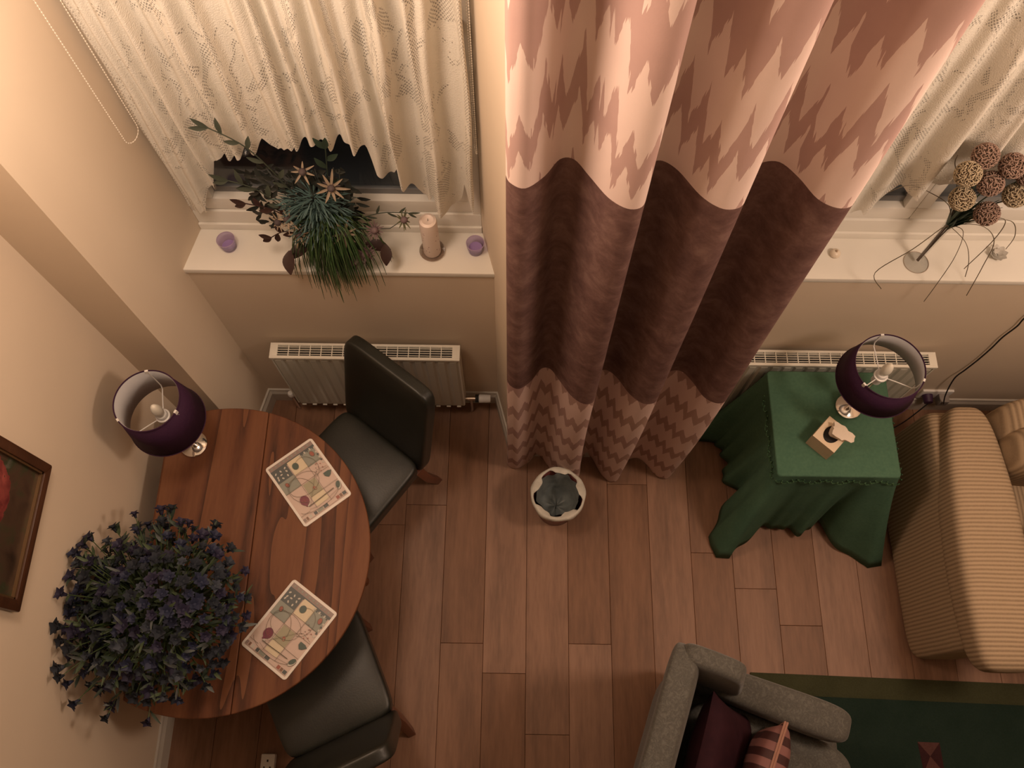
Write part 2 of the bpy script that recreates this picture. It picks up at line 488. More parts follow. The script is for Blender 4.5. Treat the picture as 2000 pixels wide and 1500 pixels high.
# ------------------------------------------------------------------ room shell
LX = -1.457
CEIL = 5.0
g = G().b2(-1.66, 4.1, -2.6, 1.9, -.14, -.0125)
floor = struct('floor', g, dark_m, smooth=False)
PW = .1899; PX = -.3106
joints = {-6: .55, -5: 1.02, -4: .2, -3: .72, -2: .899, -1: .996, 0: .371, 1: .246, 2: -.001, 3: .375, 4: 1.11, 5: .05, 6: .789, 7: .629, 8: .469, 9: 1.2, 10: .15,
          11: .9, 12: .4, 13: 1.1, 14: .62, 15: .0, 16: .8, 17: .3, 18: 1.0, 19: .5, 20: .1, 21: .7, 22: .35}
PL = 1.285
for i in range(-6, 23):
    x0 = max(PX + i * PW, LX); x1 = min(x0 + PW if i > -6 else PX + (i + 1) * PW, 4.0)
    if x1 - x0 < .02: continue
    y = joints[i]
    while y < 1.53: y += PL
    while y > -2.5:
        ya, yb = max(y - PL, -2.5), min(y, 1.529); y -= PL
        if yb - ya < .01: continue
        cx, cy = (x0 + x1) / 2, (ya + yb) / 2
        hx, hy, c = (x1 - x0) / 2 - .0006, (yb - ya) / 2 - .0006, .0013
        vs = [(-hx, -hy, -.012), (hx, -hy, -.012), (hx, hy, -.012), (-hx, hy, -.012), (-hx, -hy, -c), (hx, -hy, -c), (hx, hy, -c), (-hx, hy, -c),
              (-hx + c, -hy + c, 0), (hx - c, -hy + c, 0), (hx - c, hy - c, 0), (-hx + c, hy - c, 0)]
        fs = [(3, 2, 1, 0), (8, 9, 10, 11)] + [(a, (a + 1) % 4, 4 + (a + 1) % 4, 4 + a) for a in range(4)] + [(4 + a, 4 + (a + 1) % 4, 8 + (a + 1) % 4, 8 + a) for a in range(4)]
        o = part('plank', G().add(vs, fs), plank_m, floor, smooth=False); o.location = (cx, cy, 0)

struct('ceiling', G().b2(-1.66, 4.1, -2.6, 1.9, CEIL, CEIL + .1), ceil_m, smooth=False)
# the gallery the photograph was taken from: its edge lies just behind the camera's feet
struct('ceiling', G().b2(LX, 4.0, -2.6, -.13, 2.46, 2.66), ceil_m, smooth=False)
struct('wall_left', G().b2(-1.66, LX, -2.6, 1.9, 0, CEIL), wall_m, smooth=False)
struct('wall_right', G().b2(4.0, 4.1, -2.6, 1.9, 0, CEIL), wall_m, smooth=False)
struct('wall_front', G().b2(-1.66, 4.1, -2.7, -2.6, 0, CEIL), wall_m, smooth=False)
WX = [(-1.15, -.125), (.86, 2.95)]          # window openings
SILL = 1.28; HEAD = 3.75
g = G()
g.prism([(LX, 1.285), (-1.25, 1.26), (-1.15, 1.70), (-1.15, 1.9), (LX, 1.9)], 0, CEIL)
g.prism([(-.005, 1.26), (.76, 1.26), (.86, 1.70), (.86, 1.9), (-.125, 1.9), (-.125, 1.70)], 0, CEIL)
g.prism([(3.05, 1.26), (4.0, 1.26), (4.0, 1.9), (2.95, 1.9), (2.95, 1.70)], 0, CEIL)
g.prism([(-1.189, 1.53), (-.079, 1.53), (-.125, 1.70), (-.125, 1.9), (-1.15, 1.9), (-1.15, 1.7)], 0, SILL - .028)
g.prism([(.821, 1.53), (2.989, 1.53), (2.95, 1.70), (2.95, 1.9), (.86, 1.9), (.86, 1.7)], 0, SILL - .028)
g.b2(-1.25, -.005, 1.3, 1.9, HEAD, CEIL); g.b2(.76, 3.05, 1.3, 1.9, HEAD, CEIL)
struct('wall_back', g, wall_m, smooth=False)


def skirting(name, pts, h=.115, t=.017):
    g = G()
    for (a, b) in zip(pts, pts[1:]):
        a = Vector((*a, 0)); b = Vector((*b, 0)); d = (b - a).normalized(); nrm = Vector((d.y, -d.x, 0)) * t
        vs = []
        prof = [(0, 0), (1, 0), (1, h * .72), (.55, h * .86), (.45, h * .97), (0, h)]
        for p in (a, b): vs += [p + nrm * q + Vector((0, 0, z)) for q, z in prof]
        n = len(prof)
        g.add(vs, [tuple(range(n - 1, -1, -1)), tuple(range(n, 2 * n))] + [(k, (k + 1) % n, n + (k + 1) % n, n + k) for k in range(n)])
    return struct(name, g, skirt_m, smooth=False)
skirting('baseboard_left', [(LX, -2.5), (LX, 1.27)])
skirting('baseboard_back', [(LX, 1.285), (-1.25, 1.26), (-1.188, 1.53), (-.078, 1.53), (-.005, 1.26), (.76, 1.26), (.822, 1.53), (2.985, 1.53), (3.05, 1.26), (4.0, 1.26)])


def sill(name, x0, x1, xl, xr):
    y0, y1 = 1.522, 1.70
    g = G().prism([(xl, y0), (xr, y0), (x1, y1), (x0, y1)], SILL - .027, SILL)
    return struct(name, g, white_gloss, bevel=.004)
sill('trim_1', -1.152, -.125, -1.203, -.070)
sill('trim_2', .86, 2.95, .812, 2.995)


def window(name, x0, x1, mull, latch):
    root = bpy.data.objects.new(name, None); COL.objects.link(root); root['kind'] = 'structure'
    root.location = (x0, 1.70, SILL)
    W = x1 - x0; H = HEAD - SILL
    f = G()
    f.b2(0, W, 0, .09, 0, .105); f.b2(0, W, 0, .09, H - .06, H)
    f.b2(0, .05, 0.0004, .0896, .1049, H - .0599); f.b2(W - .03, W, 0.0004, .0896, .1049, H - .0599)
    part('window_frame', f, white_gloss, root, bevel=.005)
    b = G().b2(.0, W, -.010, .0, .0, .035)
    part('bead_strip', b, white_gloss, root, bevel=.002)
    cols = [(.052, mull[0] - x0 - .002)] if mull else []
    edges = [.052] + [m - x0 for m in mull] + [W - .032]
    for a, c in zip(edges, edges[1:]):
        s = G(); y0, y1 = .006, .06
        st = .045
        s.b2(a, c, y0, y1, .110, .175); s.b2(a, c, y0, y1, H - .13, H - .07)
        s.b2(a, a + st, y0 + .0004, y1, .1749, H - .1299); s.b2(c - st, c, y0 + .0004, y1, .1749, H - .1299)
        so = part('sash', s, white_gloss, root, bevel=.006)
        l = G().b2(a + st, c - st, .036, .05, .176, .205)
        part('glazing_bead', l, frost_m, so, smooth=False)
        part('glass_pane', G().b2(a + st, c - st, .040, .046, .176, H - .13), pane_m, so, smooth=False)
    for lx, lz in latch:
        q = G().box((lx - x0, -.006, lz - SILL), (.038, .02, .016)); q.box((lx - x0 - .022, -.012, lz - SILL - .006), (.03, .012, .008))
        q.box((lx - x0 + .006, -.02, lz - SILL), (.012, .02, .03))
        part('window_catch', q, brass, root, bevel=.002)
    return root
window('window_1', *WX[0], [], [(-.165, 2.28)])
window('window_2', *WX[1], [1.385, 2.2], [(1.60, 1.438)])
# night garden ledge outside both windows
struct('trim_3', G().b2(-1.3, 3.1, 1.93, 2.3, 1.1, 1.22), frost_m, smooth=False)


# ------------------------------------------------------------------ lace nets
def net(name, x0, x1, hem, label, nf, seed):
    NX = int((x1 - x0) * 260); zt = 3.6; NZ = 60
    rnd = random.Random(seed)
    ks = sorted(rnd.uniform(0, 1) for _ in range(nf)); ks = [(k + (i + .5) / nf) / 2 for i, k in enumerate(ks)]
    g = G(); uv = []; xs = []; ul = 0; prev = None
    def fold(t, zz):
        y = 0
        for i, k in enumerate(ks):
            kk = k + .012 * math.sin(zz * 1.4 + i * 2.1) * (zt - zz) * .5
            wd = .011 + .006 * ((i * 7) % 5) / 4
            y -= .044 * (.45 + .55 * ((i * 5) % 4) / 3) * math.exp(-abs((t - kk) / wd) ** 2.6)
        y += .008 * math.sin(t * 60 + zz)
        return y
    for i in range(NX + 1):
        t = i / NX; x = x0 + t * (x1 - x0)
        zb = lerp(hem, x) + .006 * abs(math.sin(x * 95)) + .006 * noise.noise(Vector((x * 30, seed, 0)))
        y = fold(t, 1.9)
        if prev is not None: ul += math.hypot((x1 - x0) / NX, (y - prev) * 1.3)
        prev = y
        for j in range(NZ + 1):
            z = zb + (zt - zb) * (j / NZ) ** 1.25
            g.v.append((x + .004 * math.sin(z * 9 + t * 40), 1.672 + fold(t, z) + .0035 * noise.noise(Vector((x * 14, z * 6, seed))), z))
            uv.append((ul, z))
    for i in range(NX):
        for j in range(NZ):
            a = i * (NZ + 1) + j; g.f.append((a, a + NZ + 1, a + NZ + 2, a + 1)); g.m.append(0)
    g.uv = uv
    return tag(part(name, g, lace_m, smooth='all'), label, 'net curtain')
net('net_curtain', -1.137, -.137, [(-1.137, 1.44), (-1.06, 1.47), (-1.03, 1.56), (-.99, 1.60), (-.96, 1.72), (-.84, 1.79), (-.80, 1.80), (-.775, 1.84), (-.745, 1.77), (-.71, 1.80), (-.64, 1.84), (-.58, 1.83),
    (-.53, 1.86), (-.50, 1.83), (-.462, 1.82), (-.445, 1.68), (-.40, 1.655), (-.385, 1.70), (-.35, 1.645), (-.315, 1.535), (-.285, 1.53), (-.27, 1.57), (-.262, 1.50), (-.215, 1.485), (-.19, 1.51), (-.175, 1.60), (-.165, 1.51), (-.145, 1.52), (-.137, 1.6)],
    'cream lace net curtain gathered over the left window behind the artificial plant', 24, 3)
net('net_curtain', .875, 2.9, [(.875, 1.45), (1.14, 1.48), (1.155, 1.53), (1.17, 1.50), (1.20, 1.56), (1.24, 1.65), (1.27, 1.66), (1.30, 1.64), (1.34, 1.655), (1.38, 1.69), (1.42, 1.76), (1.5, 1.72), (1.6, 1.74), (1.7, 1.80), (2.0, 1.6), (2.9, 1.5)],
    'cream lace net curtain over the right window behind the dried ball flowers', 34, 8)


# ------------------------------------------------------------------ patterned curtain
def curtain():
    ctrl = [(-.024, 1.165), (-.014, 1.145), (.018, 1.132), (.06, 1.165), (.095, 1.212), (.13, 1.212), (.165, 1.165), (.205, 1.11), (.245, 1.083), (.276, 1.088), (.288, 1.12),
            (.293, 1.165), (.305, 1.205), (.330, 1.212), (.365, 1.185), (.41, 1.12), (.45, 1.088), (.482, 1.085), (.503, 1.10), (.512, 1.14), (.523, 1.18), (.55, 1.208), (.595, 1.212), (.635, 1.17), (.67, 1.115), (.71, 1.092), (.742, 1.098), (.752, 1.13), (.750, 1.15)]
    P = [Vector((x, y, 0)) for x, y in ctrl]; S = smoothpts(P, 5)
    Z = [.018, .03, .08, .15, .25, .4, .55, .7, .85, 1.0] + [1.15 + .16 * i for i in range(17)] + [3.9]
    arc = [0]
    for a, b in zip(S, S[1:]): arc.append(arc[-1] + (b - a).length)
    g = G(); uv = []
    for z in Z:
        k = min(1, z / 1.0)
        for s, a in zip(S, arc):
            amp = .92 + .08 * k
            y = 1.15 + (s.y - 1.15) * amp
            x = s.x
            # the free hem swings a little out and to the right
            lo = (1 - k) ** 2
            x += lo * .030 * math.exp(-((s.x - .28) / .10) ** 2) + .006 * lo * math.sin(s.x * 22)
            y += lo * (.010 * math.sin(s.x * 19 + 1) + .035)
            y += .004 * noise.noise(Vector((s.x * 4, z * 1.3, 2)))
            g.v.append((x, y, z)); uv.append((a, z))
    n = len(S)
    for j in range(len(Z) - 1):
        for i in range(n - 1):
            a = j * n + i; g.f.append((a, a + 1, a + n + 1, a + n)); g.m.append(0)
    g.uv = uv
    me = mesh_of('curtain_panel', g, curtain_m, smooth='all')
    root = thing('patterned_curtain', 'long pink chevron curtain with a wide plum band hanging between the windows', 'curtain', (0, 0, 0))
    o = part('curtain_panel', me, None, root)
    md = o.modifiers.new('thick', 'SOLIDIFY'); md.thickness = .004; md.offset = 0
    rod = G().tube([(-.3, 1.15, 3.93), (1.0, 1.15, 3.93)], .014, 12)
    part('curtain_pole', rod, oak_leg, root)
curtain()


# ------------------------------------------------------------------ radiators
def radiator(name, label, x0, W, y0, H=.55, z0=.14):
    D = .066
    r = thing(name, label, 'radiator', (x0, y0, z0), 0, 'radiators under the windows')
    ncol = int(round(W / .050)); p = W / ncol
    # fluted front panel
    g = G(); prof = []
    for i in range(ncol):
        a = i * p
        prof += [(a + .002, .006), (a + .010, .0), (a + p - .014, .0), (a + p - .006, .006)]
    prof += [(W, .006)]
    zz = [0, .012, .03, H - .03, H - .012, H]
    for z in zz:
        for x, y in prof:
            yy = y if .012 < z < H - .012 else .006
            g.v.append((x, yy, z))
    n = len(prof)
    for j in range(len(zz) - 1):
        for i in range(n - 1): g.f.append((j * n + i, j * n + i + 1, (j + 1) * n + i + 1, (j + 1) * n + i)); g.m.append(0)
    g.b2(0.002, W - .002, .007, .010, .0, H)
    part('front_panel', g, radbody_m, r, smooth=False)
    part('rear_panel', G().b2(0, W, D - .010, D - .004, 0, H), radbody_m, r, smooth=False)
    for x in (-.003, W - .003):
        part('side_panel', G().b2(x, x + .006, .002, D, .02, H + .004), rad_m, r, smooth=False)
    # lower welded lugs
    me = mesh_of('welded_lug', G().b2(.012, p - .018, -.001, .004, -.004, .004), rad_m)
    for i in range(ncol):
        o = part('welded_lug', me, None, r); o.location.x = i * p
    # grille
    t = G(); zt = H + .006
    t.b2(-.006, W + .004, -.003, .010, zt - .016, zt); t.b2(-.006, W + .004, D - .008, D + .002, zt - .016, zt)
    t.b2(-.006, .026, .008, D - .006, zt - .012, zt); t.b2(W - .028, W + .004, .008, D - .006, zt - .012, zt)
    gr = part('grille_frame', t, rad_m, r, bevel=.0015)
    part('shadow_sheet', G().b2(.0, W, .010, D - .010, zt - .06, zt - .055), dark_m, r, smooth=False)  # near-black sheet standing in for the shade inside the radiator
    nb = int(round((W - .054) / .0465))
    me = mesh_of('grille_bar', G().b2(-.0018, .0018, .010, D - .008, zt - .006, zt - .001), rad_m)
    for k in range(1, nb):
        o = part('grille_bar', me, None, gr); o.location.x = .026 + (W - .054) * k / nb
    me = mesh_of('grille_slat', G().b2(.026, W - .028, -.0013, .0013, zt - .005, zt - .0015), rad_m)
    for k in range(4):
        o = part('grille_slat', me, None, gr); o.location.y = .017 + k * .0108
    return r
rl = radiator('radiator', 'white panel radiator under the left window behind the dining chair', -1.018, .785, 1.440)
rr = radiator('radiator', 'white panel radiator under the right window behind the green covered table', .93, .828, 1.440)
for r, wd, tr in ((rl, .785, True), (rr, .828, False)):
    q = G().tube([(wd - .002, .033, .028), (wd + .03, .033, .028)], .008, 10); q.tube([(wd + .03, .033, .035), (wd + .03, .033, -.128)], .0075, 10)
    q.tube([(wd + .014, .033, .028), (wd + .05, .033, .028)], .011, 10)
    part('valve_body', q, chrome, r, smooth=True)
    if tr:
        part('thermostat_collar', G().tube([(wd + .050, .033, .028), (wd + .066, .033, .028)], .019, 16), dark_m, r)
        part('thermostat_knob', G().tube([(wd + .066, .033, .028), (wd + .07, .033, .028), (wd + .118, .033, .028), (wd + .122, .033, .028)], [.017, .021, .019, .016], 18), white_plastic, r)
    q = G().tube([(.002, .033, .028), (-.035, .033, .028)], .008, 10); q.tube([(-.035, .033, .04), (-.035, .033, -.128)], .0075, 10)
    part('pipe', q, chrome, r)
    part('lockshield_cap', G().lathe([(.013, 0), (.016, .004), (.015, .03), (.011, .036), (0, .037)], 14, (-.035, .033, .03)), white_plastic, r)


# ------------------------------------------------------------------ dining table
def dining_table():
    cx, cy, R, T = -1.112, .612, .580, .022
    xl, xs = -1.364, -.978
    r = thing('drop_leaf_table', 'round oak drop leaf dining table standing against the left wall', 'table', (cx, cy, 0))
    def seg(xa, xb, n=40):
        pts = []
        ta = math.acos(max(-1, min(1, (xb) / R))); tb = math.acos(max(-1, min(1, xa / R)))
        for k in range(n + 1):
            a = ta + (tb - ta) * k / n; pts.append((R * math.cos(a), R * math.sin(a)))
        for k in range(n + 1):
            a = -tb + (tb - ta) * k / n; pts.append((R * math.cos(a), R * math.sin(a)))
        return pts
    a = [p for p in seg(xl - cx, xs - cx - .0008)]
    part('centre_board', G().prism(a, .75 - T, .75), oak_m, r, bevel=.005, seg=3)
    b = []
    for k in range(61):
        t = math.acos((xs - cx + .0008) / R); an = -t + 2 * t * k / 60; b.append((R * math.cos(an), R * math.sin(an)))
    o = part('drop_leaf', G().prism(b, .75 - T, .75), oak_m, r, bevel=.005, seg=3)
    # folded leaf hanging by the wall
    h = []
    for k in range(31):
        t = math.asin(.50 / R); an = -t + 2 * t * k / 30; h.append((R * math.sin(an), .727 - (R * math.cos(an) - R * math.cos(t)) * 1.6 - .0))
    g = G(); n = len(h); xa, xb = xl - cx - .012, xl - cx + .008
    g.v = [(xa, y, z) for y, z in h] + [(xb, y, z) for y, z in h]
    g.f = [tuple(range(n)), tuple(range(2 * n - 1, n - 1, -1))] + [(i, n + i, n + (i + 1) % n, (i + 1) % n) for i in range(n)]; g.m = [0] * len(g.f)
    part('drop_leaf', g, oak_leg, r, label='folded down oak leaf beside the wall')
    for y in (-.36, .36): part('apron', G().b2(-.22, .11, y - .01, y + .01, .64, .728), oak_leg, r, bevel=.002)
    for x in (-.22, .11): part('apron', G().b2(x - .01, x + .01, -.36, .36, .64, .728), oak_leg, r, bevel=.002)
    prof = [(.02, 0), (.024, .03), (.017, .06), (.021, .16), (.026, .30), (.020, .42), (.028, .45), (.020, .48), (.026, .52)]
    for x, y in ((-.22, -.36), (.11, -.36), (-.22, .36), (.11, .36), (.445, .02)):
        q = G().lathe(prof, 14, (x, y, 0)); q.b2(x - .024, x + .024, y - .024, y + .024, .52, .727)
        part('leg', q, oak_leg, r)
    part('stretcher', G().b2(.11, .445, .008, .032, .13, .165), oak_leg, r)
    part('stretcher', G().b2(-.22, .11, -.012, .012, .13, .165), oak_leg, r)
dining_table()


def placemat(label, loc, rz):
    L, W, T = .290, .214, .0045
    r = thing('placemat', label, 'placemat', loc, rz, 'placemats on the oak table')
    def rr(x0, x1, y0, y1, rad, k=5):
        pts = []
        for cx, cy, a0 in ((x1 - rad, y0 + rad, -90), (x1 - rad, y1 - rad, 0), (x0 + rad, y1 - rad, 90), (x0 + rad, y0 + rad, 180)):
            for i in range(k + 1):
                a = math.radians(a0 + 90 * i / k); pts.append((cx + rad * math.cos(a), cy + rad * math.sin(a)))
        return pts
    part('board', G().prism(rr(0, L, 0, W, .012), 0, T), simple('placemat_white', (.72, .66, .60), .35), r, bevel=.0008, seg=1)
    cols = dict(pink=(.56, .43, .37), cream=(.64, .54, .38), grey=(.25, .26, .22), dark=(.075, .085, .085), mauve=(.26, .19, .17), olive=(.33, .30, .20), green=(.055, .085, .07),
                red=(.30, .09, .06), plum=(.16, .025, .05), line=(.10, .075, .045), pale=(.50, .46, .40), brown=(.20, .11, .07))
    names = list(cols); ms = [simple('print_' + k, v, .4) for k, v in cols.items()]
    g = G(); lay = [T]
    def z(): lay[0] += .00007; return lay[0]
    def flat(poly, c):
        zz = z(); n = len(poly)
        ar = sum(poly[i][0] * poly[(i + 1) % n][1] - poly[(i + 1) % n][0] * poly[i][1] for i in range(n))
        if ar < 0: poly = poly[::-1]
        g.add([(x * L, y * W, zz) for x, y in poly], [tuple(range(n))], names.index(c))
    def rect(x0, x1, y0, y1, c): flat([(x0, y0), (x1, y0), (x1, y1), (x0, y1)], c)
    def oval(x, y, a, b, c, rot=0, n=18):
        flat([(x + (a * math.cos(t) * math.cos(rot) - b * math.sin(t) * math.sin(rot)) / L, y + (a * math.cos(t) * math.sin(rot) + b * math.sin(t) * math.cos(rot)) / W) for t in [2 * PI * k / n for k in range(n)]], c)
    def line(pts, wd=.0011, c='line'):
        zz = z(); P = [Vector((x * L, y * W, zz)) for x, y in pts]
        for a, b in zip(P, P[1:]):
            d = (b - a)
            if d.length < 1e-6: continue
            d.normalize(); s = Vector((-d.y, d.x, 0)) * wd / 2; a2 = a - d * wd * .3; b2 = b + d * wd * .3
            g.add([a2 - s, b2 - s, b2 + s, a2 + s], [(0, 1, 2, 3)], names.index(c))
    def arc(x, y, a, b, t0, t1, rot=0, wd=.0011, c='line', n=20):
        pts = []
        for k in range(n + 1):
            t = math.radians(t0 + (t1 - t0) * k / n); pts.append((x + (a * math.cos(t) * math.cos(rot) - b * math.sin(t) * math.sin(rot)) / L, y + (a * math.cos(t) * math.sin(rot) + b * math.sin(t) * math.cos(rot)) / W))
        line(pts, wd, c)
    rect(.035, .965, .045, .955, 'pink'); rect(.035, .095, .045, .955, 'mauve'); rect(.095, .13, .045, .955, 'dark')
    rect(.13, .30, .05, .36, 'dark'); rect(.30, .49, .05, .37, 'grey'); rect(.11, .33, .38, .655, 'cream'); rect(.13, .34, .655, .93, 'grey')
    rect(.50, .71, .385, .64, 'olive'); rect(.71, .86, .385, .64, 'cream'); rect(.33, .50, .38, .655, 'pink')
    random.seed(5)
    for k in range(9): oval(.155 + (k % 3) * .052 + random.uniform(-.01, .01), .10 + (k // 3) * .095 + random.uniform(-.015, .015), .0055, .0032, 'pale', random.uniform(0, 3), 7)
    for k in range(10): rect(.05, .075, .09 + k * .084, .12 + k * .084, 'grey')
    for k in range(6): rect(.115, .15, .62 + k * .055, .645 + k * .055, 'dark' if k % 2 else 'pale')
    for k in range(5): rect(.20 + k * .045, .225 + k * .045, .905, .94, 'dark' if k % 2 else 'pale')
    rect(.90, .95, .05, .955, 'pink')
    for a, b, c in ((.05, .10, 'mauve'), (.11, .15, 'brown'), (.17, .22, 'pale'), (.27, .33, 'dark'), (.34, .46, 'grey'), (.47, .56, 'dark'), (.74, .80, 'red'), (.81, .86, 'brown'), (.87, .94, 'dark')):
        rect(.90, .945, a, b, c)
    oval(.378, .17, .0105, .0075, 'line', .3); oval(.378, .17, .009, .006, 'red', .3)
    oval(.221, .475, .0145, .0125, 'green'); oval(.206, .84, .0125, .0085, 'line', .2); oval(.206, .84, .011, .007, 'red', .2)
    oval(.632, .536, .0085, .0055, 'red', .4); oval(.640, .540, .004, .003, 'olive', .4)
    flat([(.53, .80), (.575, .80), (.615, .85), (.60, .90), (.55, .955), (.53, .90)], 'green')
    oval(.79, .905, .0175, .0095, 'line', -.5); oval(.79, .905, .0165, .0086, 'pale', -.5); oval(.775, .90, .0145, .0085, 'green', -.5)
    oval(.695, .262, .0205, .0175, 'plum')
    for a, b, q in ((.69, .24, .006), (.70, .29, .005), (.675, .27, .004), (.715, .25, .004)): arc(.0 + a, b, q, q * .8, 20, 310, .4, .0011, 'red', 9)
    rect(.755, .785, .23, .27, 'plum'); rect(.775, .80, .26, .30, 'pale')
    for k in range(4): oval(.32 + k * .045, .72 + .03 * ((k * 2) % 3), .0028, .002, 'mauve', 0, 6)
    for k in range(5): oval(.36 + k * .03, .80 + .03 * ((k * 2) % 4), .0028, .002, 'red', 0, 6)
    line([(.49, .05), (.49, .95)]); line([(.10, .37), (.88, .37)]); line([(.13, .655), (.90, .655)]); line([(.71, .38), (.71, .95)]); line([(.86, .05), (.86, .24)]); line([(.33, .38), (.33, .92)])
    arc(.50, .42, .045, .062, 0, 360); arc(.56, .33, .06, .044, 60, 330, .4); arc(.34, .62, .052, .042, 0, 200, .2); arc(.80, .48, .03, .085, -80, 90, 0)
    line([(.485, .66), (.80, .30)], .0008); line([(.80, .27), (.80, .35), (.795, .5), (.79, .62), (.785, .80)], .0028, 'line'); line([(.84, .25), (.87, .4), (.86, .6), (.83, .85)], .0008)
    line([(.49, .655), (.44, .75), (.47, .93)], .001)
    part('printed_pattern', g, ms, r, smooth=False)
    random.seed(7)
placemat('rectangular patterned placemat nearer the window, in front of the upper chair', (-.965, .939, .7502), math.radians(-51.4))
placemat('rectangular patterned placemat beside the blue flowers, in front of the lower chair', (-.805, .522, .7502), math.radians(-125.4))


# ------------------------------------------------------------------ dining chairs
def dining_chair(label, x, y, ang):
    """origin: floor under the middle of the seat's rear edge; +Y faces forward"""
    r = thing('dining_chair', label, 'chair', (x, y, 0), ang, 'black leather dining chairs')
    W = .44
    part('seat', G().soft((0, .215, .435), (W, .45, .10), 9, 12, warp=lambda q: (q.x * (1 + .02 * q.y), q.y, q.z + (.25 * max(0, q.z) * (1 - q.x ** 2) * (1 - q.y ** 2)))), leather, r, smooth='all')
    part('seat_frame', G().b2(-.205, .205, .015, .415, .355, .392), leather, r, bevel=.004)
    # back: rises from seat level leaning away
    def back(q):
        return (q.x * (1 - .02 * q.z), q.y, q.z)
    g = G().soft((0, 0, 0), (W, .062, .62), 9, 14, warp=back)
    lean = math.radians(12.5)
    M = Matrix.Translation((0, -.085, .685)) @ Matrix.Rotation(lean, 4, 'X')
    part('backrest', g.xf(M), leather, r, smooth='all')
    pp = G()
    for zz, yy in ((.302, .012), (.302, -.012)):
        pp.tube([M @ Vector((-W / 2 + .055, yy * 1.6, zz - .002)), M @ Vector((W / 2 - .055, yy * 1.6, zz - .002))], .0025, 6)
    part('piping', pp, leather, r)
    for sx in (-1, 1):
        q = G()
        def leg(pts, ws):
            vs = []; fs = []
            for (px, py, pz), w_ in zip(pts, ws):
                vs += [(px - w_, py - w_, pz), (px + w_, py - w_, pz), (px + w_, py + w_, pz), (px - w_, py + w_, pz)]
            for i in range(len(pts) - 1):
                for k in range(4): fs.append((i * 4 + k, i * 4 + (k + 1) % 4, i * 4 + 4 + (k + 1) % 4, i * 4 + 4 + k))
            fs += [(3, 2, 1, 0), tuple(len(pts) * 4 - 4 + k for k in range(4))]
            return G().add(vs, fs)
        part('leg', leg([(sx * .190, .395, 0), (sx * .185, .39, .37)], (.015, .021)), chair_leg_m, r, bevel=.003)
        part('leg', leg([(sx * .197, -.085, 0), (sx * .192, -.03, .2), (sx * .185, .0, .39)], (.016, .019, .021)), chair_leg_m, r, bevel=.003)
    return r
# chair 1: right rear seat corner (-.39,1.03), width direction (-.796,.607)
w1 = Vector((-.796, .607)); c1 = Vector((-.39, 1.035)) + w1 * .22
dining_chair('black leather dining chair by the radiator, its tall back towards the window', c1.x, c1.y, math.atan2(-.607, -.796) * -1 * 0 + math.atan2(-.796, -.607) - PI / 2)
w2 = Vector((-.90, -.436)); c2 = Vector((-.435, .085)) + w2 * .22
dining_chair('black leather dining chair tucked in at the lower end of the oak table', c2.x, c2.y, math.atan2(.90, -.436) - PI / 2)


# ------------------------------------------------------------------ table lamps
def table_lamp(label, loc, rz, zb, zt, rb, rt, bz):
    r = thing('table_lamp', label, 'lamp', loc, rz, 'purple table lamps')
    part('base', G().lathe([(.050, 0), (.053, .003), (.052, .010), (.044, .015), (.020, .019), (.008, .024), (0, .024)], 36), chrome, r)
    st = G().lathe([(.008, .02), (.009, .04), (.022, .055), (.036, .085), (.038, .105), (.030, .13), (.014, .15), (.008, .16), (.008, zb - .015), (.013, zb - .01), (.013, zb)], 28)
    part('stem', st, chrome, r)
    so = zb + .02
    part('bulb_holder', G().lathe([(.0, zb), (.019, zb), (.019, so + .02), (.026, so + .022), (.026, so + .03), (.0205, so + .032), (.0205, so + .045), (.018, so + .048), (0, so + .048)], 24), white_plastic, r)
    part('bulb', G().lathe([(.012, so + .045), (.014, so + .055), (.0185, so + .07), (.0195, so + .085), (.016, so + .105), (.009, so + .122), (.003, so + .128), (0, so + .129)], 20), bulb_m, r)
    t = .0016
    sh = part('lamp_shade', G().shell([(rb, zb), (rt, zt), (rt - t, zt), (rb - t, zb)], 64), shade_m, r, smooth='all')
    part('shade_lining', G().shell([(rb - t - .0002, zb + .003), (rt - t - .0002, zt - .003), (rt - 2 * t, zt - .003), (rb - 2 * t, zb + .003)], 64), lining_m, sh, smooth='all')
    for (rr_, zz) in ((rb, zb), (rt, zt)):
        part('rim', G().tube([(rr_ * math.cos(a), rr_ * math.sin(a), zz) for a in [2 * PI * k / 64 for k in range(64)]], .0022, 6, closed=True), shade_m, sh)
    for k in range(3):
        a = 2 * PI * k / 3; c, s = math.cos(a), math.sin(a); rm = rb + (rt - rb) * .78 - .004; zm = zb + (zt - zb) * .78
        q = G().tube([(.024 * c, .024 * s, so + .024), (.06 * c, .06 * s, so + .028), ((rm - .01) * c, (rm - .01) * s, so + .03), (rm * c, rm * s, so + .045), (rm * c, rm * s, zm + .02)], .0022, 6)
        part('spider_arm', q, white_plastic, r)
        part('clip', G().box(((rt - .001) * c, (rt - .001) * s, zt - .008), (.007, .012, .02), rz=a), white_plastic, r)
    return r
table_lamp('purple drum table lamp on the oak table beside the left wall', (-1.254, 1.036, .7502), math.radians(100), .287, .487, .136, .112, 0)
table_lamp('purple drum table lamp on the green covered table near the sofa', (1.357, 1.250, .7085), math.radians(-25), .29, .425, .149, .126, 0)


